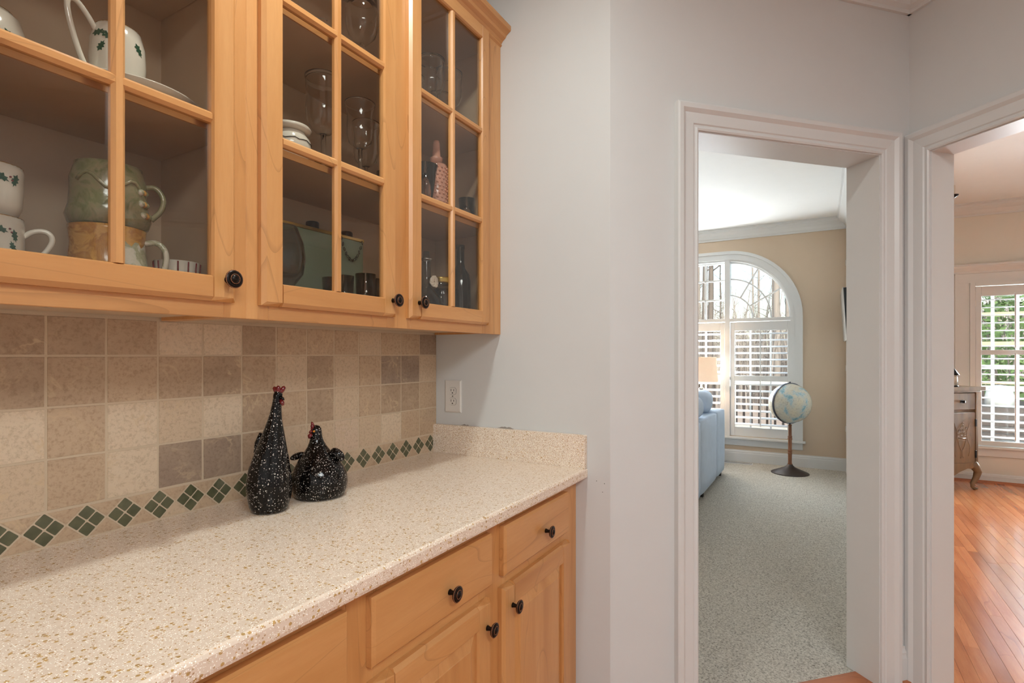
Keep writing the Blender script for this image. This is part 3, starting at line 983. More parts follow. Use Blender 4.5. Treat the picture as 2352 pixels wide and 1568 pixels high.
UB, UT = 1.373, 2.462
SH1, SH2 = 1.762, 2.086         # shelf tops
CROWN = [(0, 2.440), (-0.006, 2.445), (-0.004, 2.452), (-0.010, 2.460), (-0.022, 2.468), (-0.026, 2.476), (-0.034, 2.482), (-0.043, 2.487), (-0.045, 2.492), (-0.045, 2.505), (0, 2.505)]
def upper_cabinet(x0, x1, label, doors, stiles):
    c = thing('upper_cabinet', label, 'cabinet', (x0, YF, UB))
    L = lambda nm, a, b, ya, yb, za, zb, m, bv=0.001: bx(nm, a - x0, b - x0, ya - YF, yb - YF, za - UB, zb - UB, m, c, bv)
    L('side_panel', x0, x0 + 0.016, YF + 0.019, -0.012, UB + 0.004, UT, 'maple_vertical')
    L('side_panel', x1 - 0.016, x1 - 0.0005, YF + 0.019, -0.012, UB + 0.004, UT, 'maple_vertical')
    L('back_panel', x0 + 0.016, x1 - 0.016, -0.018, -0.012, UB + 0.012, UT, 'cabinet_interior', 0)
    L('bottom_panel', x0 + 0.016, x1 - 0.016, YF + 0.019, -0.012, UB + 0.012, UB + 0.030, 'cabinet_interior', 0)
    L('top_panel', x0 + 0.016, x1 - 0.016, YF + 0.019, -0.018, UT - 0.03, UT - 0.012, 'cabinet_interior', 0)
    L('lining', x0 + 0.016, x0 + 0.019, YF + 0.02, -0.018, UB + 0.030, UT - 0.03, 'cabinet_interior', 0)
    L('lining', x1 - 0.019, x1 - 0.016, YF + 0.02, -0.018, UB + 0.030, UT - 0.03, 'cabinet_interior', 0)
    for z in (SH1, SH2):
        L('shelf', x0 + 0.02, x1 - 0.02, YF + 0.025, -0.019, z - 0.016, z, 'cabinet_interior')
        L('shelf_edge', x0 + 0.02, x1 - 0.02, YF + 0.021, YF + 0.025, z - 0.016, z, 'maple_horizontal', 0)
    for a, b in stiles:
        L('frame_stile', a, b, YF, YF + 0.019, UB, UT, 'maple_vertical')
    for (a, b), (e, f) in zip(stiles, stiles[1:]):
        L('frame_rail', b, e, YF, YF + 0.019, UB, UB + 0.040, 'maple_horizontal')
        L('frame_rail', b, e, YF, YF + 0.019, UT - 0.040, UT, 'maple_horizontal')
    prism('crown', [(u, v - UB) for u, v in CROWN], 'x', 0.0, x1 - x0, 'maple_horizontal', c)
    return c
# cabinet over the mugs and the one over the glassware
UX = -1.014
cabA = upper_cabinet(-1.955, UX, 'maple glass front wall cabinet holding holly china and pottery mugs', 2, [(-1.955, -1.905), (-1.50, -1.455), (-1.062, UX)])
dA = glass_door(cabA, -1.459, -1.046, 1.403, 2.442, -1.054 - 0.012, 1.449 - 0.003, -1.2525, (1.757, 2.075))
dA2 = glass_door(cabA, -1.918, -1.505, 1.403, 2.442, -1.53, 1.446, -1.7115, (1.757, 2.075))
cabB = upper_cabinet(UX, -0.0005, 'maple glass front wall cabinet holding glassware beside the grey wall', 2, [(UX, -0.962), (-0.60, -0.505), (-0.125, -0.0005)])
dB = glass_door(cabB, -0.988, -0.580, 1.403, 2.442, -0.597, 1.446, -0.783, (1.763, 2.075))
dB2 = glass_door(cabB, -0.524, -0.104, 1.403, 2.442, -0.487, 1.449, -0.3165, (1.763, 2.075))
# shelf pin holes in the lining beside the grey wall
hole = mesh('pin_hole', *prism_data([(0.0022 * math.cos(2 * math.pi * i / 8), 0.0022 * math.sin(2 * math.pi * i / 8)) for i in range(8)], 'x', -0.0006, 0.0006)); hole.materials.append(MATS['slot_dark'])
for k in range(14):
    obj('pin_hole', hole, None, cabB, (-0.0205 - UX, -0.252 - YF, 1.50 + k * 0.064 - UB))
# round under-cabinet fitting
pk = thing('puck_light', 'small round dark metal fitting under the mug cabinet', 'puck light', (-1.322, -0.262, 1.385))
lathe('housing', [(0, 0), (0.012, 0), (0.012, -0.006), (0.009, -0.008), (0, -0.008)], 'black_metal', pk, seg=20)
lathe('rim', [(0.0095, -0.0075), (0.0135, -0.0075), (0.0135, -0.0095), (0.0095, -0.0095), (0.0095, -0.0075)], 'steel', pk, seg=20)

# --- base cabinets
BT, BB = 0.879, 0.10
def base_cabinet(x0, x1, label, stiles):
    c = thing('base_cabinet', label, 'cabinet', (x0, BF, 0))
    L = lambda nm, a, b, ya, yb, za, zb, m, bv=0.001: bx(nm, a - x0, b - x0, ya - BF, yb - BF, za, zb, m, c, bv)
    L('side_panel', x0, x0 + 0.016, BF + 0.019, -0.004, 0, BT - 0.001, 'maple_vertical')
    L('side_panel', x1 - 0.016, x1 - 0.0005, BF + 0.019, -0.004, 0, BT - 0.001, 'maple_vertical')
    L('bottom_panel', x0 + 0.016, x1 - 0.016, BF + 0.019, -0.004, BB, BB + 0.018, 'cabinet_interior', 0)
    L('back_panel', x0 + 0.016, x1 - 0.016, -0.012, -0.004, BB, BT - 0.001, 'cabinet_interior', 0)
    L('toe_kick', x0, x1, BF + 0.075, BF + 0.09, 0.0, BB, 'maple_horizontal', 0)
    for a, b in stiles:
        L('frame_stile', a, b, BF, BF + 0.019, BB, BT - 0.001, 'maple_vertical')
    for (a, b), (e, f) in zip(stiles, stiles[1:]):
        for za, zb in ((BB, BB + 0.035), (0.69, 0.735), (BT - 0.035, BT - 0.001)):
            L('frame_rail', b, e, BF, BF + 0.019, za, zb, 'maple_horizontal')
    return c
def drawer(c, x0, x1, z0, z1, kx=None):
    o = c.location
    d = link(bpy.data.objects.new('drawer', None)); d.parent = c
    d.location = (x0 - o.x, BD - o.y, z0)
    w, h = x1 - x0, z1 - z0
    V = []
    for y, i in ((BF - BD - 0.0005, 0), (0.006, 0), (0.0, 0.006)):
        V += [(i, y, i), (w - i, y, i), (w - i, y, h - i), (i, y, h - i)]
    Fc = [(0, 1, 2, 3), (8, 9, 10, 11)]
    for r in (0, 4):
        for i in range(4):
            j = (i + 1) % 4
            Fc.append((r + i, r + j, r + 4 + j, r + 4 + i))
    cx = Vector((w / 2, 0.01, h / 2))
    obj('drawer_front', mesh('drawer_front', [Vector(v) - cx for v in V], Fc), 'maple_horizontal', d, cx)
    if kx is not None:
        put_knob(d, kx - x0, 0, h / 2 - 0.012)
    return d
def panel_door(c, x0, x1, z0, z1, kx=None, kz=None):
    o = c.location
    d = link(bpy.data.objects.new('door', None)); d.parent = c
    d.location = (x0 - o.x, BD - o.y, z0)
    sw = 0.058
    door_frame(d, x0, x1, z0, z1, BF - 0.0005, BD, sw, (x0, BD, z0))
    w, h = x1 - x0, z1 - z0
    V = []
    for y, i in ((0.017, sw), (0.012, sw), (0.0035, sw + 0.030), (0.002, sw + 0.032), (0.002, sw + 0.034)):
        V += [(i, y, i), (w - i, y, i), (w - i, y, h - i), (i, y, h - i)]
    Fc = [(0, 1, 2, 3), (16, 17, 18, 19)]
    for r in (0, 4, 8, 12):
        for i in range(4):
            j = (i + 1) % 4
            Fc.append((r + i, r + j, r + 4 + j, r + 4 + i))
    cx = Vector((w / 2, 0.01, h / 2))
    obj('raised_panel', mesh('raised_panel', [Vector(v) - cx for v in V], Fc), 'maple_vertical', d, cx)
    if kx is not None:
        put_knob(d, kx - x0, 0, kz - z0)
    return d
BX = -1.024
bB = base_cabinet(BX, -0.0005, 'maple base cabinet of two drawers over two doors beside the grey wall', [(BX, -0.957), (-0.60, -0.475), (-0.13, -0.0005)])
drawer(bB, -0.976, -0.565, 0.722, 0.852, -0.745)
drawer(bB, -0.505, -0.100, 0.722, 0.852, -0.272)
panel_door(bB, -0.976, -0.571, 0.135, 0.692, -0.592, 0.628)
panel_door(bB, -0.512, -0.089, 0.135, 0.692, -0.468, 0.634)
bA = base_cabinet(-2.05, BX, 'maple base cabinet under the near stretch of counter', [(-2.05, -1.99), (-1.56, -1.475), (-1.075, BX)])
drawer(bA, -1.445, -1.034, 0.722, 0.852, -1.24)
drawer(bA, -1.99, -1.56, 0.722, 0.852, -1.775)
panel_door(bA, -1.445, -1.034, 0.135, 0.692, -1.40, 0.628)
panel_door(bA, -1.99, -1.56, 0.135, 0.692, -1.60, 0.628)

# --- countertop and side splash
ct = [(-0.0045, ZC), (-0.0045, BT), (-0.648, BT), (-0.654, BT + 0.003), (-0.656, BT + 0.009), (-0.656, ZC - 0.007), (-0.654, ZC - 0.002), (-0.649, ZC)]
V, Fc = prism_data(ct, 'x', -2.35, -0.001)
tag(obj('countertop', mesh('countertop', V, Fc), 'quartz'), 'cream quartz countertop flecked with gold over the base cabinets', 'countertop')
sp = [(-0.006, ZC + 0.0003), (-0.006, 1.0235), (-0.651, 1.0265), (-0.654, 1.0235), (-0.654, ZC + 0.0003)]
V, Fc = prism_data(sp, 'x', -0.021, -0.0012)
tag(obj('side_splash', mesh('side_splash', V, Fc), 'quartz'), 'short quartz upstand standing on the counter against the grey wall', 'splash')

# --- outlet on the short wall (plate faces -x)
ot = thing('power_outlet', 'white duplex power outlet on the grey wall above the counter', 'outlet', (0.0, -0.094, 1.1355), E90)
V = []
for y, i in ((0.0, 0.0), (-0.004, 0.0), (-0.0065, 0.004)):
    w, h = 0.0385, 0.0625
    V += [(-w + i, y, -h + i), (w - i, y, -h + i), (w - i, y, h - i), (-w + i, y, h - i)]
Fc = [(0, 1, 2, 3), (8, 9, 10, 11)] + [(r + i, r + (i + 1) % 4, r + 4 + (i + 1) % 4, r + 4 + i) for r in (0, 4) for i in range(4)]
obj('cover_plate', mesh('cover_plate', V, Fc), 'white_plastic', ot)
for zc in (0.0205, -0.0205):
    poly = []
    for i in range(24):
        a = 2 * math.pi * i / 24
        poly.append((max(-0.0165, min(0.0165, 0.0185 * math.cos(a))), zc + max(-0.0135, min(0.0135, 0.0165 * math.sin(a)))))
    r_ = prism('receptacle', poly, 'y', -0.0085, -0.004, 'white_plastic', ot)
    rim = tube('receptacle_groove', [(x * 1.02, -0.0068, zc + (z - zc) * 1.02) for x, z in poly], 0.0005, 'slot_dark', ot, seg=4, closed=True)
    for sx, hh in ((-0.0065, 0.0045), (0.0065, 0.0038)):
        bx('slot', sx - 0.0011, sx + 0.0011, -0.0089, -0.0078, zc + 0.0035 - hh, zc + 0.0035 + hh, 'slot_dark', ot, 0)
    prism('ground_slot', [(-0.0024, zc - 0.0095), (0.0024, zc - 0.0095), (0.0024, zc - 0.006), (0.0012, zc - 0.0045), (-0.0012, zc - 0.0045), (-0.0024, zc - 0.006)], 'y', -0.0089, -0.0078, 'slot_dark', ot)
lathe('screw', [(0, 0.0), (0.003, 0.0), (0.0028, 0.001), (0, 0.0012)], 'steel', ot, (0, -0.0065, 0), 12, (R_(90), 0, 0))

# ================================================================== CERAMIC HENS
CF = Vector((math.cos(YAW), math.sin(YAW), 0))      # towards the tile wall, across the room
CRT = Vector((math.sin(YAW), -math.cos(YAW), 0))    # along the hens
# tall hen : local +x points along CRT
ha = math.atan2(CRT.y, CRT.x)
hen1 = thing('ceramic_hen', 'tall slender speckled black ceramic hen standing on the counter', 'figurine', (-0.857, -0.165, ZC), ha)
sp1 = lambda z: ((0.0 if z < 0.10 else 0.0215 * min(1, (z - 0.10) / 0.19) ** 1.1), 0)
lathe('body', [(0, 0.0), (0.034, 0.0), (0.041, 0.004), (0.046, 0.014), (0.0505, 0.035), (0.0525, 0.055), (0.0515, 0.08), (0.0475, 0.105), (0.0415, 0.13), (0.035, 0.155), (0.0285, 0.18), (0.022, 0.203), (0.0165, 0.225), (0.0130, 0.245), (0.0110, 0.262), (0.0105, 0.275), (0.0108, 0.285), (0.0095, 0.291), (0.006, 0.295), (0, 0.296)], 'speckled_black', hen1, seg=32, spine=sp1)
def blob(name, pts, r, mat, parent, seg=8):
    V, Fc = tube_data(pts, r, seg)
    return obj(name, mesh(name, V, Fc, True), mat, parent)
for (dx, dz, dy) in ((-0.010, 0.306, 0.002), (0.002, 0.3085, -0.004), (0.013, 0.307, 0.003)):
    blob('comb', [(0.0215, 0, 0.288), (0.0215 + dx * 0.7, dy * 0.6, 0.297), (0.0215 + dx, dy, dz - 0.003), (0.0215 + dx * 1.05, dy, dz)], [0.006, 0.0058, 0.005, 0.0015], 'comb_red', hen1)
blob('beak', [(0.028, -0.004, 0.280), (0.036, -0.006, 0.277), (0.0395, -0.007, 0.273)], [0.005, 0.0035, 0.001], 'speckled_black', hen1)
blob('wattle', [(0.030, -0.004, 0.274), (0.0345, -0.006, 0.266), (0.0365, -0.006, 0.260)], [0.004, 0.0055, 0.0025], 'comb_red', hen1)
blob('wing', [(-0.026, 0.01, 0.19), (-0.032, 0.012, 0.165), (-0.041, 0.012, 0.14)], [0.004, 0.010, 0.004], 'speckled_black', hen1)
# stout hen
hen2 = thing('ceramic_hen', 'stout round speckled black ceramic hen with raised wings on the counter', 'figurine', (-0.700, -0.160, ZC), ha)
sp2 = lambda z: (-0.010 * min(1, max(0, z - 0.06) / 0.1), 0)
lathe('body', [(0, 0.0), (0.058, 0.0), (0.066, 0.006), (0.0715, 0.022), (0.073, 0.040), (0.0705, 0.060), (0.0635, 0.080), (0.054, 0.096), (0.044, 0.110), (0.0335, 0.123), (0.0245, 0.136), (0.0185, 0.149), (0.0155, 0.162), (0.0145, 0.174), (0.0130, 0.183), (0.009, 0.190), (0, 0.1935)], 'speckled_black', hen2, seg=32, spine=sp2)
def ellipsoid(a, b, c, tilt, n=12, m=8):
    V, Fc = lathe_data([(0, -1)] + [(math.sin(math.pi * k / m), -math.cos(math.pi * k / m)) for k in range(1, m)] + [(0, 1)], n)
    ct_, st_ = math.cos(tilt), math.sin(tilt)
    out = []
    for x, y, z in V:
        x, y, z = x * a, y * b, z * c
        out.append((x * ct_ - z * st_, y, x * st_ + z * ct_))
    return out, Fc
for cx_, cz_, a_, c_, tl in ((0.050, 0.113, 0.023, 0.014, -0.75), (-0.060, 0.109, 0.022, 0.009, -0.35 + 0.75)):
    V, Fc = ellipsoid(a_, 0.011, c_, tl)
    obj('wing', mesh('wing', V, Fc, True), 'speckled_black', hen2, (cx_, -0.004, cz_))
for zz, rr in ((0.199, 0.0045), (0.193, 0.006), (0.186, 0.0055)):
    blob('comb', [(-0.016, -0.006, zz - 0.008), (-0.0185, -0.008, zz), (-0.0195, -0.008, zz + 0.004)], [rr, rr * 0.8, 0.001], 'comb_red', hen2)
blob('beak', [(-0.018, -0.010, 0.178), (-0.022, -0.013, 0.176), (-0.0245, -0.015, 0.174)], [0.0045, 0.003, 0.001], 'comb_red', hen2)
lathe('eye', [(0, -0.0032), (0.0026, -0.002), (0.0034, 0), (0.0026, 0.002), (0, 0.0032)], 'eye_orange', hen2, (-0.011, -0.0135, 0.1775), 10)
for yy in (-0.014, -0.006):
    blob('wattle', [(-0.018, yy, 0.172), (-0.022, yy - 0.002, 0.165), (-0.0235, yy - 0.002, 0.159)], [0.004, 0.006, 0.0025], 'comb_red', hen2)

# ================================================================== THINGS INSIDE THE CABINETS
FLO = UB + 0.030     # cabinet floor
def ear(pts, r, mat, parent, name='handle'):
    # smooth the handle path
    P = [Vector(p) for p in pts]
    for _ in range(2):
        Q = [P[0]]
        for a, b in zip(P, P[1:]):
            Q += [a * 0.75 + b * 0.25, a * 0.25 + b * 0.75]
        Q.append(P[-1]); P = Q
    return tube(name, P, r, mat, parent, seg=8)
def wall_prof(out, th=0.003):
    """a hollow vessel from its outer profile bottom to rim"""
    inner = [(max(r - th, 0.001), z + (th if i == 0 else 0)) for i, (r, z) in enumerate(out)]
    inner[0] = (inner[0][0], out[0][1] + th)
    return [(0, out[0][1])] + out + list(reversed(inner)) + [(0, out[0][1] + th)]
LEAF = [(0, 1.0), (0.2, 0.62), (0.5, 0.55), (0.28, 0.2), (0.55, -0.02), (0.25, -0.25), (0.36, -0.6), (0.1, -0.62), (0, -1.0), (-0.1, -0.62), (-0.36, -0.6), (-0.25, -0.25), (-0.55, -0.02), (-0.28, 0.2), (-0.5, 0.55), (-0.2, 0.62)]
def holly(parent, R, ang, z, s, rot, rfun=None):
    """a printed leaf : thin piece curved round the cup at angle ang"""
    V, Fc = [(0, 0, 0)], []
    ca, sa = math.cos(rot), math.sin(rot)
    out = []
    for off in (0.0004,):
        rr = R + off
        V = []
        pts = [(0, 0)] + LEAF
        for x, y in pts:
            u, v = (x * ca - y * sa) * s, (x * sa + y * ca) * s
            a = ang + u / R
            rz = (rfun(z + v) if rfun else R) + off
            V.append((rz * math.cos(a), rz * math.sin(a), z + v))
    n = len(LEAF)
    Fc = [(0, 1 + i, 1 + (i + 1) % n) for i in range(n)]
    return obj('holly_leaf', mesh('holly_leaf', V, Fc), 'holly_green', parent)
def berry(parent, R, ang, z):
    return lathe('holly_berry', [(0, -0.0016), (0.0016, -0.0008), (0.0016, 0.0008), (0, 0.0016)], 'holly_berry', parent, (R * math.cos(ang), R * math.sin(ang), z), 8)

def interp(prof):
    def f(z):
        for (r0, z0), (r1, z1) in zip(prof, prof[1:]):
            if z0 <= z <= z1:
                return r0 + (r1 - r0) * (z - z0) / max(1e-9, z1 - z0)
        return prof[-1][0]
    return f
def holly_cup(label, loc, prof, handle, sprigs, rz=0.0, group=None, gold=True):
    c = thing('holly_cup', label, 'cup', loc, rz, group)
    lathe('cup_body', wall_prof(prof, 0.0025), 'china', c, seg=32)
    if gold:
        r, z = prof[-1]
        tube('gold_rim', [((r - 0.001) * math.cos(2 * math.pi * i / 28), (r - 0.001) * math.sin(2 * math.pi * i / 28), z) for i in range(28)], 0.0013, 'china_gold', c, seg=5, closed=True)
    if handle: ear(handle, 0.0042, 'china', c)
    f = interp(prof)
    for a, z, s, ro in sprigs:
        holly(c, f(z), R_(a), z, s, R_(ro), f)
    for a, z, s, ro in sprigs[:1]:
        berry(c, f(z) + 0.0008, R_(a) + 0.28, z + 0.002)
        berry(c, f(z) + 0.0008, R_(a) + 0.34, z - 0.003)
    return c
cupprof = [(0.026, 0), (0.033, 0.003), (0.041, 0.02), (0.045, 0.045), (0.0455, 0.07), (0.0445, 0.078)]
view = lambda x, y: math.degrees(math.atan2(CAM.y - y, CAM.x - x))     # bearing towards the viewer's side
# china on the middle shelf : plate with a cup on it, a second cup behind
pl = thing('china_plate', 'wide white china plate under the holly cup on the upper shelf', 'plate', (-1.163, -0.157, SH1))
lathe('plate_body', [(0, 0.0), (0.055, 0.0), (0.058, 0.004), (0.075, 0.012), (0.11, 0.030), (0.128, 0.036), (0.128, 0.038), (0.11, 0.034), (0.075, 0.018), (0.055, 0.014), (0, 0.014)], 'china', pl, seg=48)
bearing = view(-1.2, -0.19)
bigprof = [(0.028, 0), (0.036, 0.003), (0.0445, 0.022), (0.0475, 0.05), (0.046, 0.075), (0.040, 0.092), (0.0375, 0.095)]
hang = R_(-120)
hd = lambda r, z: (r * math.cos(hang), r * math.sin(hang), z)
holly_cup('holly sprigged china cup with a tall looped handle standing on the white plate', (-1.195, -0.190, SH1 + 0.0145), [(r * 0.94, z * 1.40) for r, z in bigprof], None, [(bearing - 20, 0.102, 0.013, 60), (bearing - 42, 0.108, 0.014, 100), (bearing - 34, 0.082, 0.012, 150), (bearing + 46, 0.094, 0.013, 30), (bearing + 2, 0.106, 0.012, -40)])
cupA = bpy.data.objects['holly_cup']
hA = R_(bearing - 62)
hv = lambda r, z: (r * 0.97 * math.cos(hA), r * 0.97 * math.sin(hA), z * 1.32)
ear([hv(0.036, 0.086), hv(0.052, 0.104), hv(0.072, 0.118), hv(0.086, 0.112), hv(0.080, 0.082), hv(0.062, 0.040), hv(0.042, 0.016)], 0.0048, 'china', cupA)
holly_cup('shaded holly sprigged china cup behind the cup on the plate', (-1.131, -0.124, SH1 + 0.0145), [(r * 0.8, z * 0.9) for r, z in cupprof], None, [(bearing - 20, 0.045, 0.012, 20), (bearing + 20, 0.035, 0.012, 160)])
# far-left piece at the frame edge on the same shelf
holly_cup('holly sprigged china cup on the upper shelf at the far end of the cabinet', (-1.372, -0.16, SH1), [(0.03, 0), (0.04, 0.004), (0.05, 0.03), (0.052, 0.06), (0.044, 0.09), (0.035, 0.10)], None, [(bearing + 40, 0.05, 0.012, 30)])
# stacked pair on the cabinet floor
b2 = view(-1.37, -0.17)
lowprof = [(0.030, 0), (0.037, 0.003), (0.0435, 0.02), (0.0455, 0.05), (0.0455, 0.078), (0.0445, 0.085)]
c_lo = holly_cup('holly china cup at the bottom of the stacked pair', (-1.372, -0.17, FLO), [(r, z * 1.4) for r, z in lowprof], None, [(b2 + 18, 0.096, 0.012, 70), (b2 + 44, 0.088, 0.011, 10), (b2 + 8, 0.075, 0.011, 130), (b2 + 40, 0.070, 0.010, 200)])
hB = R_(b2 + 84)
hw = lambda r, z: (r * math.cos(hB), r * math.sin(hB), z)
ear([hw(0.043, 0.092), hw(0.055, 0.104), hw(0.074, 0.106), hw(0.082, 0.092), hw(0.072, 0.070), hw(0.052, 0.046), hw(0.042, 0.040)], 0.0042, 'china', c_lo)
holly_cup('holly china cup on top of the stacked pair', (-1.372, -0.17, FLO + 0.118), [(r * 0.98, z) for r, z in lowprof], None, [(b2 + 20, 0.062, 0.013, 60), (b2 + 46, 0.060, 0.012, -20), (b2 + 4, 0.05, 0.010, 110)])
# pottery mugs
mg = thing('pottery_mug', 'amber and cream pottery mug under the green one', 'mug', (-1.205, -0.175, FLO))
prof = [(0.054, 0), (0.064, 0.004), (0.066, 0.03), (0.061, 0.07), (0.058, 0.10), (0.060, 0.125), (0.061, 0.132)]
lathe('mug_foot', [(0, 0), (0.0545, 0), (0.0645, 0.004), (0.0668, 0.03), (0.0655, 0.052), (0, 0.052)], 'slate_pottery', mg, seg=32)
lathe('mug_body', wall_prof([(r, z) for r, z in prof[1:]], 0.004), 'amber_pottery', mg, seg=32)
mb = view(-1.205, -0.175)
# cream drip over the side towards the handle
V, Fc = [], []
f = interp(prof)
cols, rows_ = 10, 8
for i in range(cols + 1):
    a = R_(mb + 22 + i * 7)
    top = 0.108 - 0.012 * math.sin(i * 0.9) ** 2
    for j in range(rows_ + 1):
        z = 0.006 + (top - 0.006) * j / rows_
        r = f(z) + 0.0012
        V.append((r * math.cos(a), r * math.sin(a), z))
for i in range(cols):
    for j in range(rows_):
        p = i * (rows_ + 1) + j
        Fc.append((p, p + 1, p + rows_ + 2, p + rows_ + 1))
obj('cream_glaze', mesh('cream_glaze', V, Fc, True), 'cream_pottery', mg)
hC = R_(mb + 80)
hx = lambda r, z: (r * math.cos(hC), r * math.sin(hC), z)
ear([hx(0.058, 0.110), hx(0.078, 0.116), hx(0.094, 0.098), hx(0.092, 0.066), hx(0.080, 0.038), hx(0.062, 0.026)], 0.0055, 'cream_pottery', mg)
m2 = thing('pottery_mug', 'green glazed pottery mug with applied relief stacked on the amber mug', 'mug', (-1.203, -0.175, FLO + 0.131))
prof2 = [(0.050, 0), (0.062, 0.006), (0.067, 0.022), (0.062, 0.04), (0.060, 0.065), (0.060, 0.09), (0.055, 0.108), (0.053, 0.118)]
lathe('mug_body', wall_prof(prof2, 0.004), 'green_pottery', m2, seg=32)
f2 = interp(prof2)
# raised relief : a draped ridge and a knotted spray
ridge = []
for i in range(15):
    a = R_(mb - 50 + i * 9)
    z = 0.078 + 0.014 * math.sin(i * 0.8) - (0.002 * (i - 7) if i > 7 else 0)
    ridge.append((f2(z) * math.cos(a), f2(z) * math.sin(a), z))
tube('relief_ridge', ridge, 0.0035, 'green_pottery', m2, seg=6)
for k in range(9):
    a = R_(mb + 52 + (k % 3) * 7)
    z = 0.028 + (k // 3) * 0.022
    lathe('relief_knot', [(0, -0.007), (0.005, -0.004), (0.0065, 0), (0.005, 0.004), (0, 0.007)], ['cream_pottery', 'amber_pottery', 'green_pottery'][k % 3], m2, ((f2(z)) * math.cos(a), (f2(z)) * math.sin(a), z), 10)
ear([hx(0.056, 0.088), hx(0.074, 0.092), hx(0.088, 0.072), hx(0.084, 0.046), hx(0.066, 0.026)], 0.005, 'green_pottery', m2)
# fluted ramekin
rk = thing('ramekin', 'small fluted pale ramekin with pink ribs beside the pottery mugs', 'ramekin', (-1.080, -0.175, FLO))
V, Fc = [], []
seg = 44
R0 = [(0.036, 0), (0.039, 0.004), (0.040, 0.055), (0.042, 0.088), (0.039, 0.088), (0.037, 0.06), (0.036, 0.008)]
for r, z in R0:
    for i in range(seg):
        a = 2 * math.pi * i / seg
        rr = r + (0.0018 * math.cos(a * 14) if 0.003 < z < 0.08 else 0)
        V.append((rr * math.cos(a), rr * math.sin(a), z))
for j in range(len(R0) - 1):
    for i in range(seg):
        k = (i + 1) % seg
        Fc.append((j * seg + i, j * seg + k, (j + 1) * seg + k, (j + 1) * seg + i))
Fc.append(tuple(range(seg))); Fc.append(tuple((len(R0) - 1) * seg + i for i in range(seg)))
obj('ramekin_body', mesh('ramekin_body', V, Fc, True), 'china', rk)
lathe('slate_band', [(0.0405, 0.002), (0.0425, 0.002), (0.0428, 0.022), (0.041, 0.024), (0.0405, 0.002)], 'slate_pottery', rk, seg=32)
for i in range(14):
    a = 2 * math.pi * (i + 0.5) / 14
    tube('pink_rib', [(0.0405 * math.cos(a), 0.0405 * math.sin(a), 0.055), (0.0428 * math.cos(a), 0.0428 * math.sin(a), 0.086)], 0.0016, 'holly_berry', rk, seg=5)

# ---- glassware
def goblet(label, loc, bowl, stem_h, foot=0.036, mat='stem_glass', group=None, th=0.0015, stem=0.0042, knop=None):
    g = thing('wine_glass', label, 'glass', loc, 0, group)
    lathe('foot', [(0, 0), (foot, 0), (foot, 0.0015), (foot * 0.5, 0.004), (stem, 0.009), (0, 0.009)], mat, g, seg=28)
    st = [(0, 0.008), (stem, 0.008), (stem * 0.9, stem_h * 0.4)]
    if knop: st += [(stem * knop, stem_h * 0.55), (stem * 0.8, stem_h * 0.68), (stem * knop * 0.9, stem_h * 0.82)]
    st += [(stem, stem_h), (0, stem_h + 0.002)]
    lathe('stem', st, mat, g, seg=14)
    prof = [(stem, stem_h)] + [(r, stem_h + z) for r, z in bowl]
    inner = [(max(r - th, 0.001), z + (0.003 if i == 0 else 0)) for i, (r, z) in enumerate(prof)]
    lathe('bowl', prof + list(reversed(inner)), mat, g, seg=36)
    return g
balloon = [(0.018, 0.004), (0.036, 0.022), (0.0435, 0.045), (0.0445, 0.07), (0.0425, 0.095), (0.0445, 0.135), (0.047, 0.15)]
tulip = [(0.015, 0.004), (0.031, 0.018), (0.0365, 0.04), (0.036, 0.07), (0.0355, 0.095), (0.0415, 0.125), (0.0425, 0.13)]
goblet('large clear balloon goblet on the middle shelf of the glassware cabinet', (-0.735, -0.215, SH1), balloon, 0.11, stem=0.0065)
goblet('clear flared goblet standing right of the balloon goblet', (-0.607, -0.215, SH1), tulip, 0.115, stem=0.0062)
goblet('clear goblet half hidden by the door stile beside the flared goblet', (-0.535, -0.165, SH1), tulip, 0.095, stem=0.0055)
goblet('clear goblet with a beaded stem on the top shelf', (-0.590, -0.205, SH2), [(0.018, 0.004), (0.038, 0.025), (0.046, 0.055), (0.046, 0.09), (0.043, 0.13)], 0.10, knop=1.9, stem=0.0055)
for i, (x, y, s) in enumerate([(-0.292, -0.215, 1.0), (-0.25, -0.095, 0.95), (-0.190, -0.215, 1.0), (-0.125, -0.13, 0.85)]):
    goblet(['clear wine glass at the stile end of the top shelf', 'shorter clear wine glass behind the others on the top shelf', 'clear wine glass standing foremost on the top shelf', 'small clear wine glass nearest the grey wall on the top shelf'][i], (x, y, SH2), [(r * s, z * 0.8 * s) for r, z in balloon], 0.075 * s)
def tumbler(label, loc, r0, r1, h, group=None, ribs=0, mat='stem_glass'):
    g = thing('tumbler', label, 'glass', loc, 0, group)
    lathe('glass_wall', [(0, 0), (r0, 0), (r1, h), (r1 - 0.002, h), (r0 - 0.003, 0.006), (0, 0.006)], mat, g, seg=24)
    lathe('base', [(0, 0.0005), (r0 - 0.001, 0.0005), (r0 - 0.0015, 0.008), (0, 0.009)], mat, g, seg=24)
    return g
tumbler('small clear tumbler behind the balloon goblet', (-0.665, -0.135, SH1), 0.022, 0.026, 0.075)
tumbler('small clear shot glass at the foot of the flared goblet', (-0.553, -0.255, SH1), 0.018, 0.022, 0.06)
tumbler('small cut glass tumbler beside the door stile on the middle shelf', (-0.600, -0.095, SH1), 0.022, 0.025, 0.065)
tumbler('clear juice glass on the middle shelf nearest the grey wall', (-0.062, -0.20, SH1), 0.024, 0.031, 0.115)
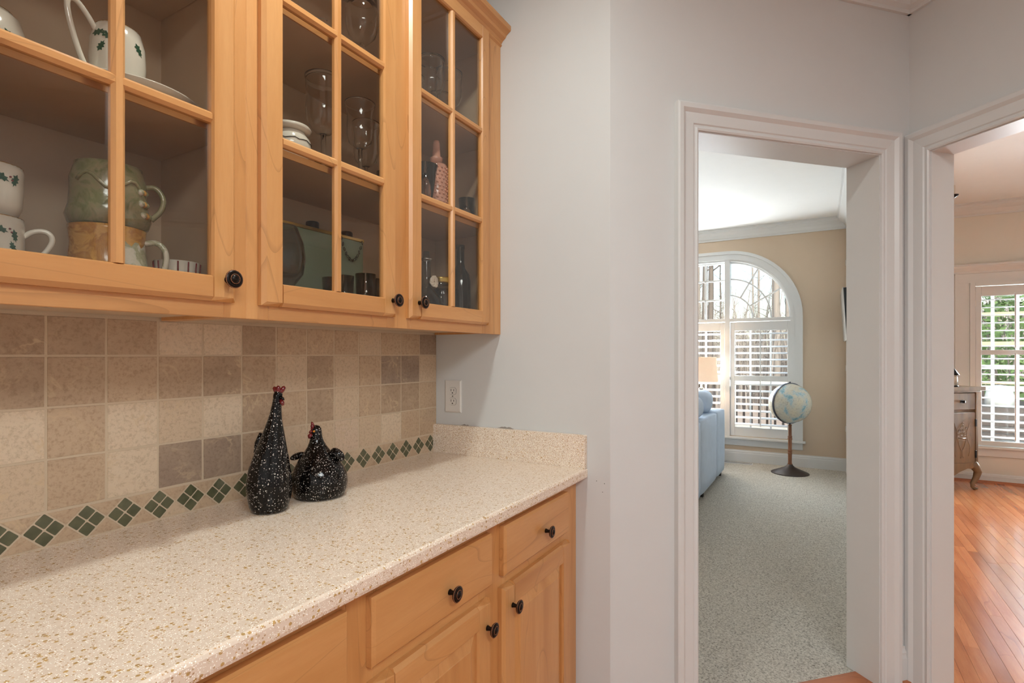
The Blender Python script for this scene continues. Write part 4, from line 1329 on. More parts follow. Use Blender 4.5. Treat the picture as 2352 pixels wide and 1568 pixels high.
# squat lidded jar
jr = thing('lidded_jar', 'squat cream jar with a wide white lid beside the balloon goblet', 'jar', (-0.842, -0.225, SH1))
lathe('jar_body', [(0, 0), (0.032, 0), (0.040, 0.010), (0.047, 0.038), (0.046, 0.056), (0.036, 0.070), (0.033, 0.076), (0, 0.076)], 'china', jr, seg=32)
lathe('lid', [(0.03, 0.075), (0.044, 0.078), (0.048, 0.084), (0.045, 0.089), (0.02, 0.092), (0, 0.093)], 'china', jr, seg=32)
tube('dark_band', [(0.0472 * math.cos(2 * math.pi * i / 28), 0.0472 * math.sin(2 * math.pi * i / 28), 0.050 + 0.002 * math.sin(i * 2.1)) for i in range(28)], 0.0009, 'slot_dark', jr, seg=5, closed=True)
# dark tilted piece on the top shelf
bk = thing('corkscrew', 'black winged corkscrew leaning on the top shelf above the goblets', 'corkscrew', (-0.735, -0.225, SH2))
tube('lever', [(0, 0, 0.035), (-0.035, 0.0, 0.03), (-0.07, 0.0, 0.022)], [0.006, 0.004, 0.003], 'black_metal', bk)
lathe('hub', [(0, -0.016), (0.014, -0.012), (0.017, 0), (0.014, 0.012), (0, 0.016)], 'black_metal', bk, (0.004, 0, 0.03), 16)
tube('wire_arc', [(0.004 - 0.055 * math.sin(a), 0, 0.03 + 0.055 * math.cos(a)) for a in [i * 0.13 for i in range(9)]], 0.0015, 'steel', bk)
bx('foot', -0.014, 0.02, -0.014, 0.014, 0.0, 0.016, 'black_metal', bk, 0.003)
# round smoked bowl and the framed panel on the cabinet floor
sn = thing('snifter', 'large smoky round glass in front of the green panel', 'glass', (-0.868, -0.215, FLO))
lathe('foot', [(0, 0), (0.034, 0), (0.034, 0.002), (0.008, 0.008), (0.006, 0.05), (0, 0.05)], 'smoked_glass', sn, seg=28)
so = [(0.006, 0.05), (0.035, 0.062), (0.056, 0.09), (0.062, 0.125), (0.057, 0.165), (0.044, 0.20), (0.041, 0.205)]
lathe('bowl', so + [(r - 0.0015, z + (0.003 if i == 0 else 0)) for i, (r, z) in reversed(list(enumerate(so)))], 'smoked_glass', sn, seg=36)
pn = thing('glass_panel', 'pale green glass panel with a brass top rail and hanging chain', 'glass panel', (-0.725, -0.125, FLO))
bx('sheet', -0.215, 0.215, -0.002, 0.002, 0.004, 0.240, 'green_panel_glass', pn, 0)
bx('top_rail', -0.217, 0.217, -0.005, 0.005, 0.238, 0.247, 'brass', pn, 0.001)
bx('edge_strip', -0.217, 0.217, -0.004, 0.004, 0.0, 0.005, 'brass', pn, 0.001)
link_me = None
def chain(path, parent):
    global link_me
    if link_me is None:
        V, Fc = tube_data([(0.0032 * math.cos(2 * math.pi * i / 8), 0, 0.0058 * math.sin(2 * math.pi * i / 8)) for i in range(8)], 0.0010, 4, True)
        link_me = mesh('chain_link', V, Fc, True); link_me.materials.append(MATS['black_metal'])
    for i, (x, y, z, tilt) in enumerate(path):
        obj('chain_link', link_me, None, parent, (x, y, z), (0, tilt, (i % 2) * R_(75)))
xa = 0.118
chain([(xa - 0.002 * math.sin(i * 0.4), -0.008, 0.234 - i * 0.0095, 0.05) for i in range(19)], pn)
chain([(xa + 0.006 + 0.082 * s, -0.008, 0.236 - 0.24 * (s - s * s) , math.atan2(0.082, -0.24 * (1 - 2 * s))) for s in [i / 13 for i in range(14)]], pn)
for i, x in enumerate((-0.702, -0.642, -0.586, -0.528)):
    tumbler(['clear tumbler in front of the green panel, next to the smoky glass side', 'clear tumbler in front of the green panel by the muntin', 'clear tall tumbler in front of the green panel under the chain', 'clear tall tumbler in front of the green panel near the stile'][i], (x, -0.215 + 0.028 * (i % 2), FLO), 0.024, 0.029, [0.10, 0.115, 0.125, 0.12][i])
for i, (x, h) in enumerate(((-0.655, 0.262), (-0.580, 0.245), (-0.528, 0.258))):
    s_ = thing('spice_bottle', ['small bottle with a black cap behind the brass rail, by the muntin', 'small bottle with a low black cap behind the brass rail', 'small bottle with a tall black cap behind the brass rail'][i], 'bottle', (x, -0.075, FLO))
    lathe('bottle_body', [(0, 0), (0.021, 0), (0.022, 0.004), (0.022, h - 0.055), (0.016, h - 0.045), (0, h - 0.045)], 'smoked_glass', s_, seg=20)
    lathe('cap', [(0, h - 0.046), (0.0185, h - 0.046), (0.0185, h + 0.012), (0.0165, h + 0.015), (0, h + 0.015)], 'black_metal', s_, seg=20)

# ---- right-hand bay
sk = thing('hobnail_shaker', 'pink hobnail glass shaker with a tapering stopper on the middle shelf', 'shaker', (-0.262, -0.215, SH1))
lathe('vessel', [(0, 0), (0.036, 0), (0.038, 0.004), (0.0365, 0.17), (0.034, 0.176), (0, 0.177)], 'pink_glass', sk, seg=32)
hob = mesh('hobnail', *lathe_data([(0, -0.0045), (0.0035, -0.003), (0.005, 0), (0.0035, 0.003), (0, 0.0045)], 8), True); hob.materials.append(MATS['pink_glass'])
for r in range(13):
    for i in range(16):
        a = 2 * math.pi * (i + 0.5 * (r % 2)) / 16
        obj('hobnail', hob, None, sk, (0.0365 * math.cos(a), 0.0365 * math.sin(a), 0.012 + r * 0.0125))
lathe('stopper', [(0, 0.177), (0.016, 0.177), (0.022, 0.195), (0.022, 0.2), (0.015, 0.205), (0.0115, 0.25), (0.010, 0.258), (0, 0.26)], 'pink_glass', sk, seg=20)
tumbler('tilted looking clear funnel glass in front of the pink shaker', (-0.350, -0.240, SH1), 0.016, 0.04, 0.145)
# bottles on the floor of that bay
def bottle(label, loc, prof, mat, neck=None, extra=None):
    b = thing('bottle', label, 'bottle', loc)
    lathe('bottle_body', [(0, 0)] + prof + [(0, prof[-1][1])], mat, b, seg=28)
    if neck:
        lathe('collar', neck, 'steel', b, seg=20)
    return b
b1 = bottle('smoky round decanter bottle with a tall neck and a cream flower tied on', (-0.315, -0.215, FLO), [(0.05, 0), (0.056, 0.006), (0.055, 0.05), (0.044, 0.085), (0.026, 0.108), (0.018, 0.12), (0.0155, 0.15), (0.013, 0.2), (0.0105, 0.235)], 'smoked_glass', [(0.012, 0.206), (0.02, 0.207), (0.02, 0.211), (0.012, 0.212), (0.012, 0.206)])
pet = mesh('petal', *lathe_data([(0, -0.002), (0.008, -0.001), (0.0105, 0.002), (0.008, 0.004), (0, 0.003)], 10), True); pet.materials.append(MATS['flower_cream'])
for i in range(9):
    a = 2 * math.pi * i / 9
    obj('petal', pet, None, b1, (0.012 + 0.012 * math.cos(a), -0.022, 0.135 + 0.012 * math.sin(a)), (R_(75) + 0.4 * math.sin(a), 0.5 * math.cos(a), 0))
jar = thing('canning_jar', 'dark filled glass jar with a banded metal lid beside the decanter', 'jar', (-0.203, -0.19, FLO))
lathe('jar_body', [(0, 0), (0.046, 0), (0.05, 0.006), (0.05, 0.125), (0.044, 0.14), (0.042, 0.144), (0, 0.144)], 'smoked_glass', jar, seg=32)
lathe('contents', [(0, 0.003), (0.046, 0.005), (0.046, 0.122), (0, 0.124)], 'dark_bottle', jar, seg=28)
lathe('lid', [(0.0, 0.142), (0.046, 0.142), (0.0475, 0.147), (0.046, 0.152), (0.0475, 0.157), (0.046, 0.163), (0, 0.164)], 'brass', jar, seg=32)
bottle('tall dark wine bottle standing nearest the grey wall', (-0.082, -0.185, FLO), [(0.037, 0), (0.039, 0.005), (0.039, 0.165), (0.034, 0.19), (0.018, 0.215), (0.0145, 0.235), (0.0145, 0.285), (0.016, 0.287), (0.016, 0.30)], 'dark_bottle')

# ================================================================== LIVING ROOM
def soft_box(name, dx, dy, dz, r, mat, parent, loc, rot=(0, 0, 0), puff=0.0):
    bm = bmesh.new()
    bmesh.ops.create_cube(bm, size=1)
    bmesh.ops.subdivide_edges(bm, edges=bm.edges[:], cuts=5, use_grid_fill=True)
    for v in bm.verts:
        c = Vector((v.co.x * dx, v.co.y * dy, v.co.z * dz))
        h = Vector((dx / 2 - r, dy / 2 - r, dz / 2 - r))
        k = Vector([max(-h[i], min(h[i], c[i])) for i in range(3)])
        d = c - k
        if d.length > 1e-9:
            c = k + d.normalized() * r
        if puff:
            u = [min(1, abs(v.co[i]) * 2) for i in range(3)]
            c.y += math.copysign(puff * (1 - u[0] ** 2) * (1 - u[2] ** 2), c.y)
        v.co = c
    me = bpy.data.meshes.new(name); bm.to_mesh(me); bm.free()
    for p in me.polygons: p.use_smooth = True
    return obj(name, me, mat, parent, loc, rot)

SX0, SX1 = 2.10, 4.42
sofa = thing('sofa', 'pale blue upholstered sofa seen from behind with vertical back seams', 'sofa', (3.25, 0.0, 0.0))
cuts = [4.42, 3.93, 3.12, 2.60, 2.10]
for a, b in zip(cuts, cuts[1:]):
    soft_box('back_section', a - b, 0.20, 0.655, 0.03, 'sofa_fabric', sofa, ((a + b) / 2 - 3.25, -0.35, 0.3925))
soft_box('seat_base', 2.30, 0.80, 0.30, 0.03, 'sofa_fabric', sofa, (0.01, 0.12, 0.215))
for a in (0.58, -0.56):
    soft_box('seat_cushion', 1.12, 0.70, 0.16, 0.05, 'sofa_fabric', sofa, (a, 0.14, 0.44))
for a in (1.245, -1.225):
    soft_box('arm', 0.15, 0.86, 0.56, 0.05, 'sofa_fabric', sofa, (a, 0.03, 0.36))
for a in (1.1, 0.12, -1.1):
    for y in (-0.39, 0.45):
        bx('leg', a - 0.025, a + 0.025, y - 0.025, y + 0.025, 0.004, 0.075, 'slot_dark', sofa, 0.004)
soft_box('back_cushion', 1.10, 0.20, 0.40, 0.08, 'sofa_fabric', sofa, (0.58, -0.10, 0.62), (R_(8), 0, 0), 0.02)
soft_box('back_cushion', 1.10, 0.20, 0.40, 0.08, 'sofa_fabric', sofa, (-0.56, -0.10, 0.62), (R_(8), 0, 0), 0.02)
p1_ = thing('throw_pillow', 'pale blue pillow lying along the sofa back at the lamp end', 'pillow', (3.98, -0.29, 0.822), R_(8))
soft_box('pillow_body', 0.50, 0.20, 0.22, 0.095, 'sofa_fabric', p1_, (0, 0, 0))
p2_ = thing('throw_pillow', 'pale blue pillow on the sofa back nearer the doorway', 'pillow', (3.20, -0.31, 0.818), R_(-6))
soft_box('pillow_body', 0.48, 0.19, 0.21, 0.09, 'sofa_fabric', p2_, (0, 0, 0))

et = thing('end_table', 'small dark end table under the lamp behind the sofa', 'table', (4.93, -0.02, 0.006))
bx('table_top', -0.19, 0.19, -0.22, 0.22, 0.56, 0.585, 'chest_wood', et, 0.004)
for sx in (-1, 1):
    for sy in (-1, 1):
        bx('leg', sx * 0.16 - 0.018, sx * 0.16 + 0.018, sy * 0.18 - 0.018, sy * 0.18 + 0.018, 0.0, 0.56, 'chest_wood', et, 0.003)
lp = thing('table_lamp', 'table lamp with a lit peach drum shade and clear glass base', 'lamp', (4.95, -0.10, 0.591))
lathe('lamp_base', [(0, 0), (0.075, 0), (0.078, 0.008), (0.05, 0.02), (0.032, 0.05), (0.06, 0.10), (0.072, 0.15), (0.06, 0.20), (0.03, 0.245), (0.022, 0.26), (0.018, 0.30), (0, 0.30)], 'stem_glass', lp, seg=28)
lathe('neck', [(0, 0.29), (0.024, 0.29), (0.024, 0.31), (0.012, 0.315), (0.010, 0.40), (0, 0.40)], 'steel', lp, seg=18)
lathe('lamp_shade', [(0.187, 0.386), (0.172, 0.676), (0.169, 0.676), (0.184, 0.386), (0.187, 0.386)], 'lamp_shade', lp, seg=40)
bl = bpy.data.lights.new('lamp_bulb', 'POINT'); bl.energy = 6; bl.color = (1, 0.75, 0.5); bl.shadow_soft_size = 0.04
blo = link(bpy.data.objects.new('lamp_bulb', bl)); blo.parent = lp; blo.location = (0, 0, 0.52)

gl = thing('floor_globe', 'antique style floor globe on a turned wooden post', 'globe', (4.85, -1.045, 0.006), R_(-30))
GZ, GRD = 0.762, 0.213
Vg, Fg = lathe_data([(0, -GRD)] + [(GRD * math.sin(math.pi * i / 22), -GRD * math.cos(math.pi * i / 22)) for i in range(1, 22)] + [(0, GRD)], 40)
obj('ball', mesh('ball', Vg, Fg, True), 'globe_map', gl, (0, 0, GZ), (R_(23), R_(10), 0))
ring = []
for i in range(48):
    a = 2 * math.pi * i / 48
    ring.append((math.cos(a), math.sin(a)))
V, Fc = [], []
for c, s in ring:
    for r_, y_ in ((GRD + 0.003, -0.010), (GRD + 0.010, -0.010), (GRD + 0.010, 0.010), (GRD + 0.003, 0.010)):
        V.append((r_ * c, y_, r_ * s))
for i in range(48):
    j = (i + 1) % 48
    for k in range(4):
        l = (k + 1) % 4
        Fc.append((i * 4 + k, i * 4 + l, j * 4 + l, j * 4 + k))
obj('meridian_ring', mesh('meridian_ring', V, Fc), 'globe_ring_metal', gl, (0, 0, GZ), (0, 0, R_(-15)))
for s in (1, -1):
    lathe('pivot', [(0, 0), (0.009, 0), (0.009, 0.016), (0.005, 0.02), (0, 0.02)], 'globe_ring_metal', gl, (0, 0, GZ + s * (GRD + 0.002) - (0.02 if s < 0 else 0)), 12)
lathe('post', [(0, 0.085), (0.024, 0.085), (0.024, 0.10), (0.019, 0.115), (0.0195, 0.20), (0.022, 0.215), (0.022, 0.225), (0.018, 0.23), (0.022, 0.236), (0.022, 0.248), (0.018, 0.256), (0.019, 0.36), (0.023, 0.37), (0.023, 0.38), (0.018, 0.386), (0.022, 0.392), (0.022, 0.40), (0.017, 0.41), (0.0165, 0.51), (0.02, 0.53), (0, 0.535)], 'globe_post_wood', gl, seg=24)
lathe('base', [(0, 0), (0.187, 0), (0.188, 0.006), (0.18, 0.012), (0.10, 0.045), (0.05, 0.068), (0.032, 0.085), (0.026, 0.098), (0, 0.098)], 'globe_base_metal', gl, seg=36)

tv = thing('wall_television', 'flat black television tilted forward on the living room side wall', 'television', (4.72, -1.555, 1.69))
bx('screen_body', -0.42, 0.42, -0.016, 0.016, -0.25, 0.25, 'tv_black', tv, 0.004, (R_(-3.5), 0, 0))
bx('front_reflection', -0.425, 0.425, 0.016, 0.022, -0.255, 0.255, 'steel', tv, 0.002, (R_(-3.5), 0, 0))  # window reflection on the screen front, put in as a pale steel sheet
bx('mount', -0.1, 0.1, -0.045, -0.014, -0.08, 0.08, 'black_metal', tv, 0.003)
bi = thing('trim_14', 'white panelled built-in surround on the living room side wall', 'wall panel', (4.3, -1.60, 0), R_(180), kind='structure')
bx('panel', -0.92, 0.9, -0.014, 0.0, 0.15, 2.69, 'trim_paint', bi, 0.002)
bx('panel_post', -0.92, -0.84, -0.024, -0.012, 0.0, 2.69, 'trim_paint', bi, 0.003)
bx('panel_post', 0.82, 0.90, -0.024, -0.012, 0.0, 2.69, 'trim_paint', bi, 0.003)
for z in (0.45, 1.12, 2.28):
    bx('hinge', -0.935, -0.92, -0.03, -0.01, z, z + 0.06, 'white_plastic', bi, 0.001)

rg = thing('floor_register', 'white slotted floor register in the carpet under the window', 'vent', (5.15, -0.48, 0.006), 0)
bx('register_frame', -0.055, 0.055, -0.16, 0.16, -0.002, 0.003, 'trim_paint', rg, 0.001)
for i in range(22):
    bx('slot', -0.04, 0.04, -0.15 + i * 0.014, -0.143 + i * 0.014, 0.002, 0.0036, 'slot_dark', rg, 0)

# ================================================================== DINING ROOM
CA = R_(-48)
cd = Vector((math.cos(CA), math.sin(CA), 0))
PF = Vector((4.972, -2.643, 0))
chs = thing('carved_chest', 'antique carved wooden chest on cabriole legs beside the dining window', 'chest', PF - cd * 0.36, CA)
W2 = 0.36
bx('carcass', -W2, W2, 0.018, 0.40, 0.257, 0.956, 'chest_wood', chs, 0.002)
prism('top', [(-W2 - 0.05, -0.03), (W2 + 0.05, -0.03), (W2 + 0.03, 0.02), (W2 + 0.03, 0.41), (-W2 - 0.03, 0.41), (-W2 - 0.03, 0.02)], 'z', 0.956, 0.990, 'chest_wood', chs)
bx('top_moulding', -W2 - 0.02, W2 + 0.02, -0.008, 0.40, 0.938, 0.957, 'chest_wood', chs, 0.004)
for s in (-1, 1):
    bx('corner_post', s * W2 - 0.026 if s > 0 else -W2, s * W2 if s > 0 else -W2 + 0.026, 0.0, 0.03, 0.257, 0.94, 'chest_wood', chs, 0.003)
    xa, xb = (0.012, W2 - 0.03) if s > 0 else (-W2 + 0.03, -0.012)
    dr = bx('drawer_front', xa, xb, 0.004, 0.02, 0.772, 0.930, 'chest_wood', chs, 0.003)
    xm = (xa + xb) / 2
    lathe('drawer_knob', [(0, 0), (0.006, 0), (0.005, 0.012), (0.013, 0.018), (0.012, 0.026), (0, 0.03)], 'black_metal', chs, (xm, 0.004, 0.85), 14, (R_(90), 0, 0))
    prism('knob_plate', [(0.03 * math.cos(2 * math.pi * i / 12) * (1.0 if i % 2 else 0.6), 0.85 + 0.016 * math.sin(2 * math.pi * i / 12)) for i in range(12)], 'y', 0.001, 0.005, 'black_metal', chs, (xm, 0, 0))
    dd = bx('door', xa, xb, 0.004, 0.02, 0.262, 0.744, 'chest_wood', chs, 0.003)
    c0 = dd.location
    rel = lambda pts: [(x - c0.x + xm, -0.0075, z - c0.z) for x, z in pts]
    # carved urn and flowers, raised from the door
    urn = [(-0.045, 0.50), (-0.042, 0.47), (-0.034, 0.435), (-0.018, 0.405), (-0.004, 0.385), (-0.004, 0.33), (-0.02, 0.315)]
    tube('carved_urn', rel(urn + [(-x, z) for x, z in reversed(urn)] + [urn[0]]), 0.004, 'chest_wood', dd, seg=6)
    tube('carved_rim', rel([(-0.045, 0.50), (0.045, 0.50)]), 0.006, 'chest_wood', dd, seg=6)
    tube('carved_rim', rel([(-0.04, 0.478), (0.04, 0.478)]), 0.003, 'chest_wood', dd, seg=6)
    for fx, fz, fr in ((0, 0.615, 0.02), (-0.025, 0.575, 0.018), (0.026, 0.578, 0.018), (-0.038, 0.535, 0.016), (0.038, 0.538, 0.017), (0, 0.545, 0.02), (0.012, 0.64, 0.012), (-0.05, 0.56, 0.01), (0.05, 0.60, 0.01)):
        for rr in (1.0, 0.5):
            tube('carved_flower', rel([(fx + fr * rr * math.cos(2 * math.pi * i / 8), fz + fr * rr * math.sin(2 * math.pi * i / 8)) for i in range(8)]), 0.003, 'chest_wood', dd, seg=5, closed=True)
    for sg in (-1, 1):
        tube('carved_scroll', rel([(sg * (0.075 + 0.022 * math.sin(t_ * 0.9)), 0.33 + t_ * 0.04) for t_ in range(9)]), 0.0028, 'chest_wood', dd, seg=5)
    for z in (0.31, 0.61):
        xh = W2 - 0.028 if s > 0 else -W2 + 0.028
        bx('hinge', xh - 0.009, xh + 0.009, -0.004, 0.006, z, z + 0.07, 'black_metal', chs, 0.002)
ap = [(-W2 + 0.02, 0.262), (W2 - 0.02, 0.262), (W2 - 0.035, 0.225), (W2 - 0.075, 0.205), (W2 - 0.12, 0.21), (W2 - 0.17, 0.195), (W2 - 0.22, 0.178), (W2 - 0.29, 0.145), (0, 0.13), (-W2 + 0.29, 0.145), (-W2 + 0.22, 0.178), (-W2 + 0.17, 0.195), (-W2 + 0.12, 0.21), (-W2 + 0.075, 0.205), (-W2 + 0.035, 0.225)]
prism('apron', ap, 'y', 0.004, 0.022, 'chest_wood', chs)
for s in (-1, 1):
    for y in (0.03, 0.37):
        sy = -1 if y < 0.2 else 1
        pts = [(s * (W2 - 0.035), y, 0.262), (s * (W2 - 0.005), y + sy * 0.006, 0.215), (s * (W2 + 0.02), y + sy * 0.012, 0.17), (s * (W2 - 0.0), y + sy * 0.008, 0.11), (s * (W2 - 0.03), y, 0.06), (s * (W2 - 0.03), y, 0.025), (s * (W2 - 0.012), y + sy * 0.006, 0.008), (s * (W2 + 0.01), y + sy * 0.012, 0.010)]
        tube('cabriole_leg', pts, [0.038, 0.04, 0.034, 0.026, 0.019, 0.016, 0.016, 0.010], 'chest_wood', chs, seg=10)
ln_ = thing('lantern', 'small white pierced lantern with a black roof standing on the chest', 'lantern', PF - cd * 0.222 + Vector((-cd.y, cd.x, 0)) * 0.06 + Vector((0, 0, 0.990)), CA)
lathe('lantern_base', [(0, 0), (0.042, 0), (0.042, 0.012), (0, 0.012)], 'black_metal', ln_, seg=16)
lathe('lantern_body', [(0, 0.012), (0.036, 0.012), (0.033, 0.115), (0, 0.115)], 'china', ln_, seg=16)
for r in range(7):
    for i in range(16):
        a = 2 * math.pi * i / 16
        lathe('pierced_hole', [(0, -0.003), (0.0035, 0), (0, 0.003)], 'slot_dark', ln_, (0.0347 * math.cos(a), 0.0347 * math.sin(a), 0.022 + r * 0.013), 6) if (r * 16 + i) == 0 else None
_h = [o for o in bpy.data.objects if o.name.startswith('pierced_hole')][0]
for r in range(7):
    for i in range(16):
        if r * 16 + i:
            a = 2 * math.pi * i / 16
            o = _h.copy(); link(o); o.location = ((0.0358 - r * 0.0004) * math.cos(a), (0.0358 - r * 0.0004) * math.sin(a), 0.022 + r * 0.013)
lathe('lantern_roof', [(0, 0.112), (0.05, 0.112), (0.046, 0.122), (0.028, 0.15), (0.012, 0.172), (0.006, 0.178), (0, 0.178)], 'black_metal', ln_, seg=24)

chd = thing('chandelier', 'small black iron chandelier hanging from the dining room ceiling', 'chandelier', (3.30, -2.02, DC))
lathe('canopy', [(0, 0), (0.06, 0), (0.055, -0.02), (0.012, -0.035), (0, -0.035)], 'black_metal', chd, seg=24)
tube('rod', [(0, 0, -0.03), (0, 0, -0.42)], 0.006, 'black_metal', chd)
lathe('hub', [(0, -0.46), (0.02, -0.45), (0.03, -0.42), (0.015, -0.38), (0, -0.37)], 'black_metal', chd, seg=18)
for i in range(6):
    a = 2 * math.pi * i / 6 - R_(95)
    ar = tube('arm', [(0.02 * math.cos(a), 0.02 * math.sin(a), -0.42), (0.07 * math.cos(a), 0.07 * math.sin(a), -0.455), (0.13 * math.cos(a), 0.13 * math.sin(a), -0.43), (0.155 * math.cos(a), 0.155 * math.sin(a), -0.40)], 0.006, 'black_metal', chd)
    lathe('candle_cup', [(0, -0.405), (0.008, -0.40), (0.03, -0.385), (0.032, -0.378), (0, -0.378)], 'black_metal', chd, (0.155 * math.cos(a), 0.155 * math.sin(a), 0), 14)
    lathe('candle', [(0, -0.379), (0.010, -0.379), (0.010, -0.31), (0, -0.308)], 'candle_cream', chd, (0.155 * math.cos(a), 0.155 * math.sin(a), 0), 12)

# ================================================================== OUTDOORS
struct('ground', box_data(5.7, 120, -60, 60, -1.6, -1.4), 'leaf_litter', label='leaf covered ground of the bare wood outside', cat='ground')
deck = thing('deck', 'weathered wooden deck outside the windows', 'deck', (5.62, 0, -0.12), kind='structure')
for i in range(24):
    bx('deck_board', 0.0 + i * 0.14, 0.134 + i * 0.14, -7.0, 3.5, -0.03, 0.0, 'deck_board', deck, 0.003)
for i in range(4):
    for y in (-6.5, -3.0, 0.5, 3.2):
        bx('deck_post', 0.3 + i * 0.95, 0.42 + i * 0.95, y, y + 0.12, -1.3, -0.03, 'deck_board', deck, 0)
rail = thing('deck_railing', 'pale painted deck railing with square balusters outside the arched window', 'railing', (8.75, 0, -0.12))
bx('top_rail', -0.06, 0.06, -6.8, 3.4, 0.98, 1.02, 'deck_board', rail, 0.004)
bx('sub_rail', -0.02, 0.02, -6.8, 3.4, 0.88, 0.96, 'deck_paint', rail, 0.003)
bx('bottom_rail', -0.02, 0.02, -6.8, 3.4, 0.08, 0.15, 'deck_paint', rail, 0.003)
for i in range(80):
    bx('baluster', -0.018, 0.018, -6.75 + i * 0.127, -6.714 + i * 0.127, 0.15, 0.88, 'dark_wicker', rail, 0)
for y in (-6.8, -5.1, -3.4, -1.7, 0, 1.7, 3.3):
    bx('rail_post', -0.045, 0.045, y, y + 0.09, 0.0, 1.0, 'deck_paint', rail, 0.003)
tub = thing('hot_tub', 'dark slatted hot tub with a pale domed cap on the deck', 'hot tub', (7.2, -3.75, -0.12))
bx('tub_shell', 0.02, 1.38, -0.98, 0.98, 0.0, 0.75, 'slot_dark', tub, 0.01)
for i in range(9):
    bx('skirt_slat', 0.0, 0.02, -0.98, 0.98, 0.01 + i * 0.084, 0.078 + i * 0.084, 'dark_wicker', tub, 0.003)
lathe('cover', [(0, 0.75), (0.15, 0.75), (0.15, 0.86), (0.13, 0.95), (0.07, 1.01), (0, 1.02)], 'deck_paint', tub, (0.40, 0.38, 0), 32)
scr = thing('privacy_screen', 'tan horizontal boards of a screen beyond the dining window', 'screen', (9.3, -4.5, -0.12))
for z in (1.56, 2.02, 2.44):
    bx('screen_board', -0.015, 0.015, -1.6, 1.2, z, z + 0.06, 'deck_board', scr, 0.003)
for y in (-1.6, -0.2, 1.1):
    bx('screen_post', 0.015, 0.1, y, y + 0.09, -1.3, 2.6, 'deck_board', scr, 0.003)

def tree_data(rnd, h, r0, nb, bend=0.15, low=0.25):
    parts = []
    pts, rad = [], []
    x = y = 0.0
    n = 9
    for i in range(n):
        f_ = i / (n - 1)
        pts.append((x, y, h * f_)); rad.append(r0 * (1 - 0.8 * f_))
        x += rnd.uniform(-bend, bend); y += rnd.uniform(-bend, bend)
    parts.append(tube_data(pts, rad, 6))
    for b in range(nb):
        f_ = rnd.uniform(low, 0.97)
        i = min(n - 2, int(f_ * (n - 1)))
        p = Vector(pts[i]).lerp(Vector(pts[i + 1]), f_ * (n - 1) - i)
        a = rnd.uniform(0, 2 * math.pi)
        up = rnd.uniform(0.15, 0.9)
        L = h * rnd.uniform(0.08, 0.26) * (1.15 - 0.6 * f_) * (0.42 if h > 13 else 0.55)
        q_ = [p]
        dvec = Vector((math.cos(a), math.sin(a), up)).normalized()
        for k in range(3):
            dvec = (dvec + Vector((rnd.uniform(-0.3, 0.3), rnd.uniform(-0.3, 0.3), rnd.uniform(-0.15, 0.25)))).normalized()
            q_.append(q_[-1] + dvec * (L / 3))
        rb = r0 * (1 - 0.8 * f_) * rnd.uniform(0.22, 0.4)
        parts.append(tube_data(q_, [rb, rb * 0.7, rb * 0.45, rb * 0.15], 4))
        for k in range(rnd.randint(2, 4)):
            s = q_[rnd.randint(1, 3)]
            dv = (dvec + Vector((rnd.uniform(-0.9, 0.9), rnd.uniform(-0.9, 0.9), rnd.uniform(-0.4, 0.7)))).normalized()
            parts.append(tube_data([s, s + dv * L * 0.25, s + dv * L * 0.5 + Vector((0, 0, L * 0.06))], [rb * 0.4, rb * 0.28, rb * 0.08], 3))
    return merged(parts)
rt = random.Random(11)
TREES = []
for k, (h, r0, nb) in enumerate(((17, 0.20, 34), (14, 0.15, 40), (20, 0.20, 30), (9, 0.07, 46), (6, 0.045, 44), (12, 0.11, 44))):
    me = mesh('bare_tree', *tree_data(rt, h, r0, nb, 0.18 if h < 13 else 0.07, 0.12 if h < 13 else 0.42), True)
    me.materials.append(MATS['bark' if k % 2 else 'bark_pale'])
    TREES.append(me)
TL = ['tall straight bare tree in the wood outside the windows', 'slim bare tree in the wood outside the windows', 'thick trunked bare tree in the wood outside the windows', 'thin twiggy sapling in the wood outside the windows', 'low twiggy sapling in the wood outside the windows', 'bare branching tree in the wood outside the windows']
PLANTED = []
CW = [max(max(abs(v.co.x), abs(v.co.y)) for v in me.vertices) * 1.15 for me in TREES]
for i in range(64):
    k = rt.choice((0, 0, 0, 1, 2, 2, 2, 3, 4, 5))
    x = rt.uniform(26, 75) if i > 26 else rt.uniform(17, 30)
    # the wedge of wood that the two windows look out on
    y0 = -1.342 + (0.5 + 1.342) * (x + 1.69) / 6.96
    y1 = -1.342 + (-3.4 + 1.342) * (x + 1.69) / 7.1
    y = rt.uniform(y1, y0)
    for _try in range(400):          # room for each crown
        if all((x - a) ** 2 + (y - b) ** 2 > (CW[k] + c) ** 2 for a, b, c in PLANTED):
            break
        x = rt.uniform(17, 80)
        y = rt.uniform(-1.342 - 0.31 * (x + 1.69), -1.342 + 0.29 * (x + 1.69))
    PLANTED.append((x, y, CW[k]))
    o = obj('bare_tree', TREES[k], None, None, (x, y, -1.45), (0, 0, rt.uniform(0, 6.28)))
    s = rt.uniform(0.85, 1.12)
    o.scale = (s, s, s)
    tag(o, TL[k], 'tree', 'bare trees outside the windows')

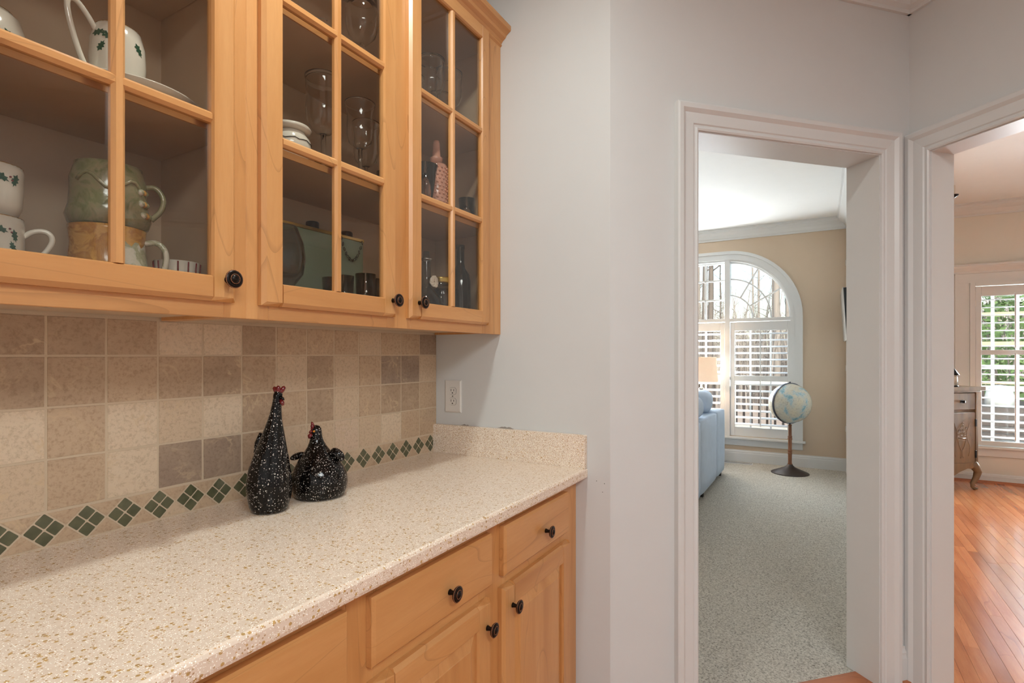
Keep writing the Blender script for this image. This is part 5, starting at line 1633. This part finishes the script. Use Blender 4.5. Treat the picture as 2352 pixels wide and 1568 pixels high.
# far undergrowth of thin stems : nobody could count it
parts = []
for i in range(2600):
    x = rt.uniform(26, 75)
    y0 = -1.342 + (0.6 + 1.342) * (x + 1.69) / 6.96
    y1 = -1.342 + (-3.4 + 1.342) * (x + 1.69) / 7.1
    y = rt.uniform(y1, y0)
    if any((x - a) ** 2 + (y - b) ** 2 < 0.8 for a, b, c in PLANTED):
        continue
    h = rt.uniform(3, 7) if i % 3 else rt.uniform(1.5, 4)
    r = rt.uniform(0.02, 0.07)
    dx, dy = rt.uniform(-0.12, 0.12) * h, rt.uniform(-0.15, 0.15) * h
    parts.append(tube_data([(x, y, -1.45), (x + dx * 0.4, y + dy * 0.4, -1.45 + h * 0.5), (x + dx, y + dy, -1.45 + h)], [r, r * 0.7, r * 0.2], 3))
    for k in range(3):
        f_ = rt.uniform(0.3, 0.9)
        p = Vector((x + dx * f_, y + dy * f_, -1.45 + h * f_))
        parts.append(tube_data([p, p + Vector((rt.uniform(-1, 1), rt.uniform(-1, 1), rt.uniform(0.2, 1))) * h * 0.18], [r * 0.5, r * 0.1], 3))
tag(obj('thicket', mesh('thicket', *merged(parts)), 'bark_pale'), 'dense brown thicket of thin stems deep in the wood', 'thicket', kind='stuff')

def shrub(loc, w, h, n, label, mat='leaf_green'):
    t_ = thing('shrub', label, 'shrub', loc)
    V, Fc = [], []
    for i in range(n):
        u = rt.random() ** 0.5
        a = rt.uniform(0, 6.28); z = rt.uniform(0.08, 1) * h
        rr = w * u * math.sqrt(max(0.05, 1 - (2 * z / h - 0.9) ** 2 * 0.7))
        c = Vector((rr * math.cos(a), rr * math.sin(a), z))
        d1 = Vector((rt.uniform(-1, 1), rt.uniform(-1, 1), rt.uniform(-1, 1))).normalized()
        d2 = d1.orthogonal().normalized()
        L, W = 0.075, 0.03
        b = len(V)
        V += [c - d1 * L, c + d2 * W, c + d1 * L, c - d2 * W]
        Fc.append((b, b + 1, b + 2, b + 3))
    me = bpy.data.meshes.new('foliage'); me.from_pydata([tuple(v) for v in V], [], Fc)
    f_ = obj('foliage', me, mat, t_); f_['kind'] = 'stuff'
    for k in range(5):
        a = rt.uniform(0, 6.28)
        tube('stem', [(0, 0, 0), (w * 0.25 * math.cos(a), w * 0.25 * math.sin(a), h * 0.4), (w * 0.5 * math.cos(a), w * 0.5 * math.sin(a), h * 0.85)], [0.03, 0.02, 0.006], 'bark', t_, seg=5)
shrub((11.0, -4.5, -1.45), 1.3, 4.2, 2600, 'tall evergreen shrub beyond the screen outside the dining window')
shrub((14.0, -8.4, -1.45), 1.5, 4.6, 2600, 'broad evergreen shrub outside the far half of the dining window')
shrub((15.2, -4.9, -1.45), 1.6, 5.0, 2400, 'evergreen shrub standing farther back behind the tall one')
shrub((10.5, -7.2, -1.45), 1.2, 3.8, 1800, 'lower evergreen shrub beside the deck railing')
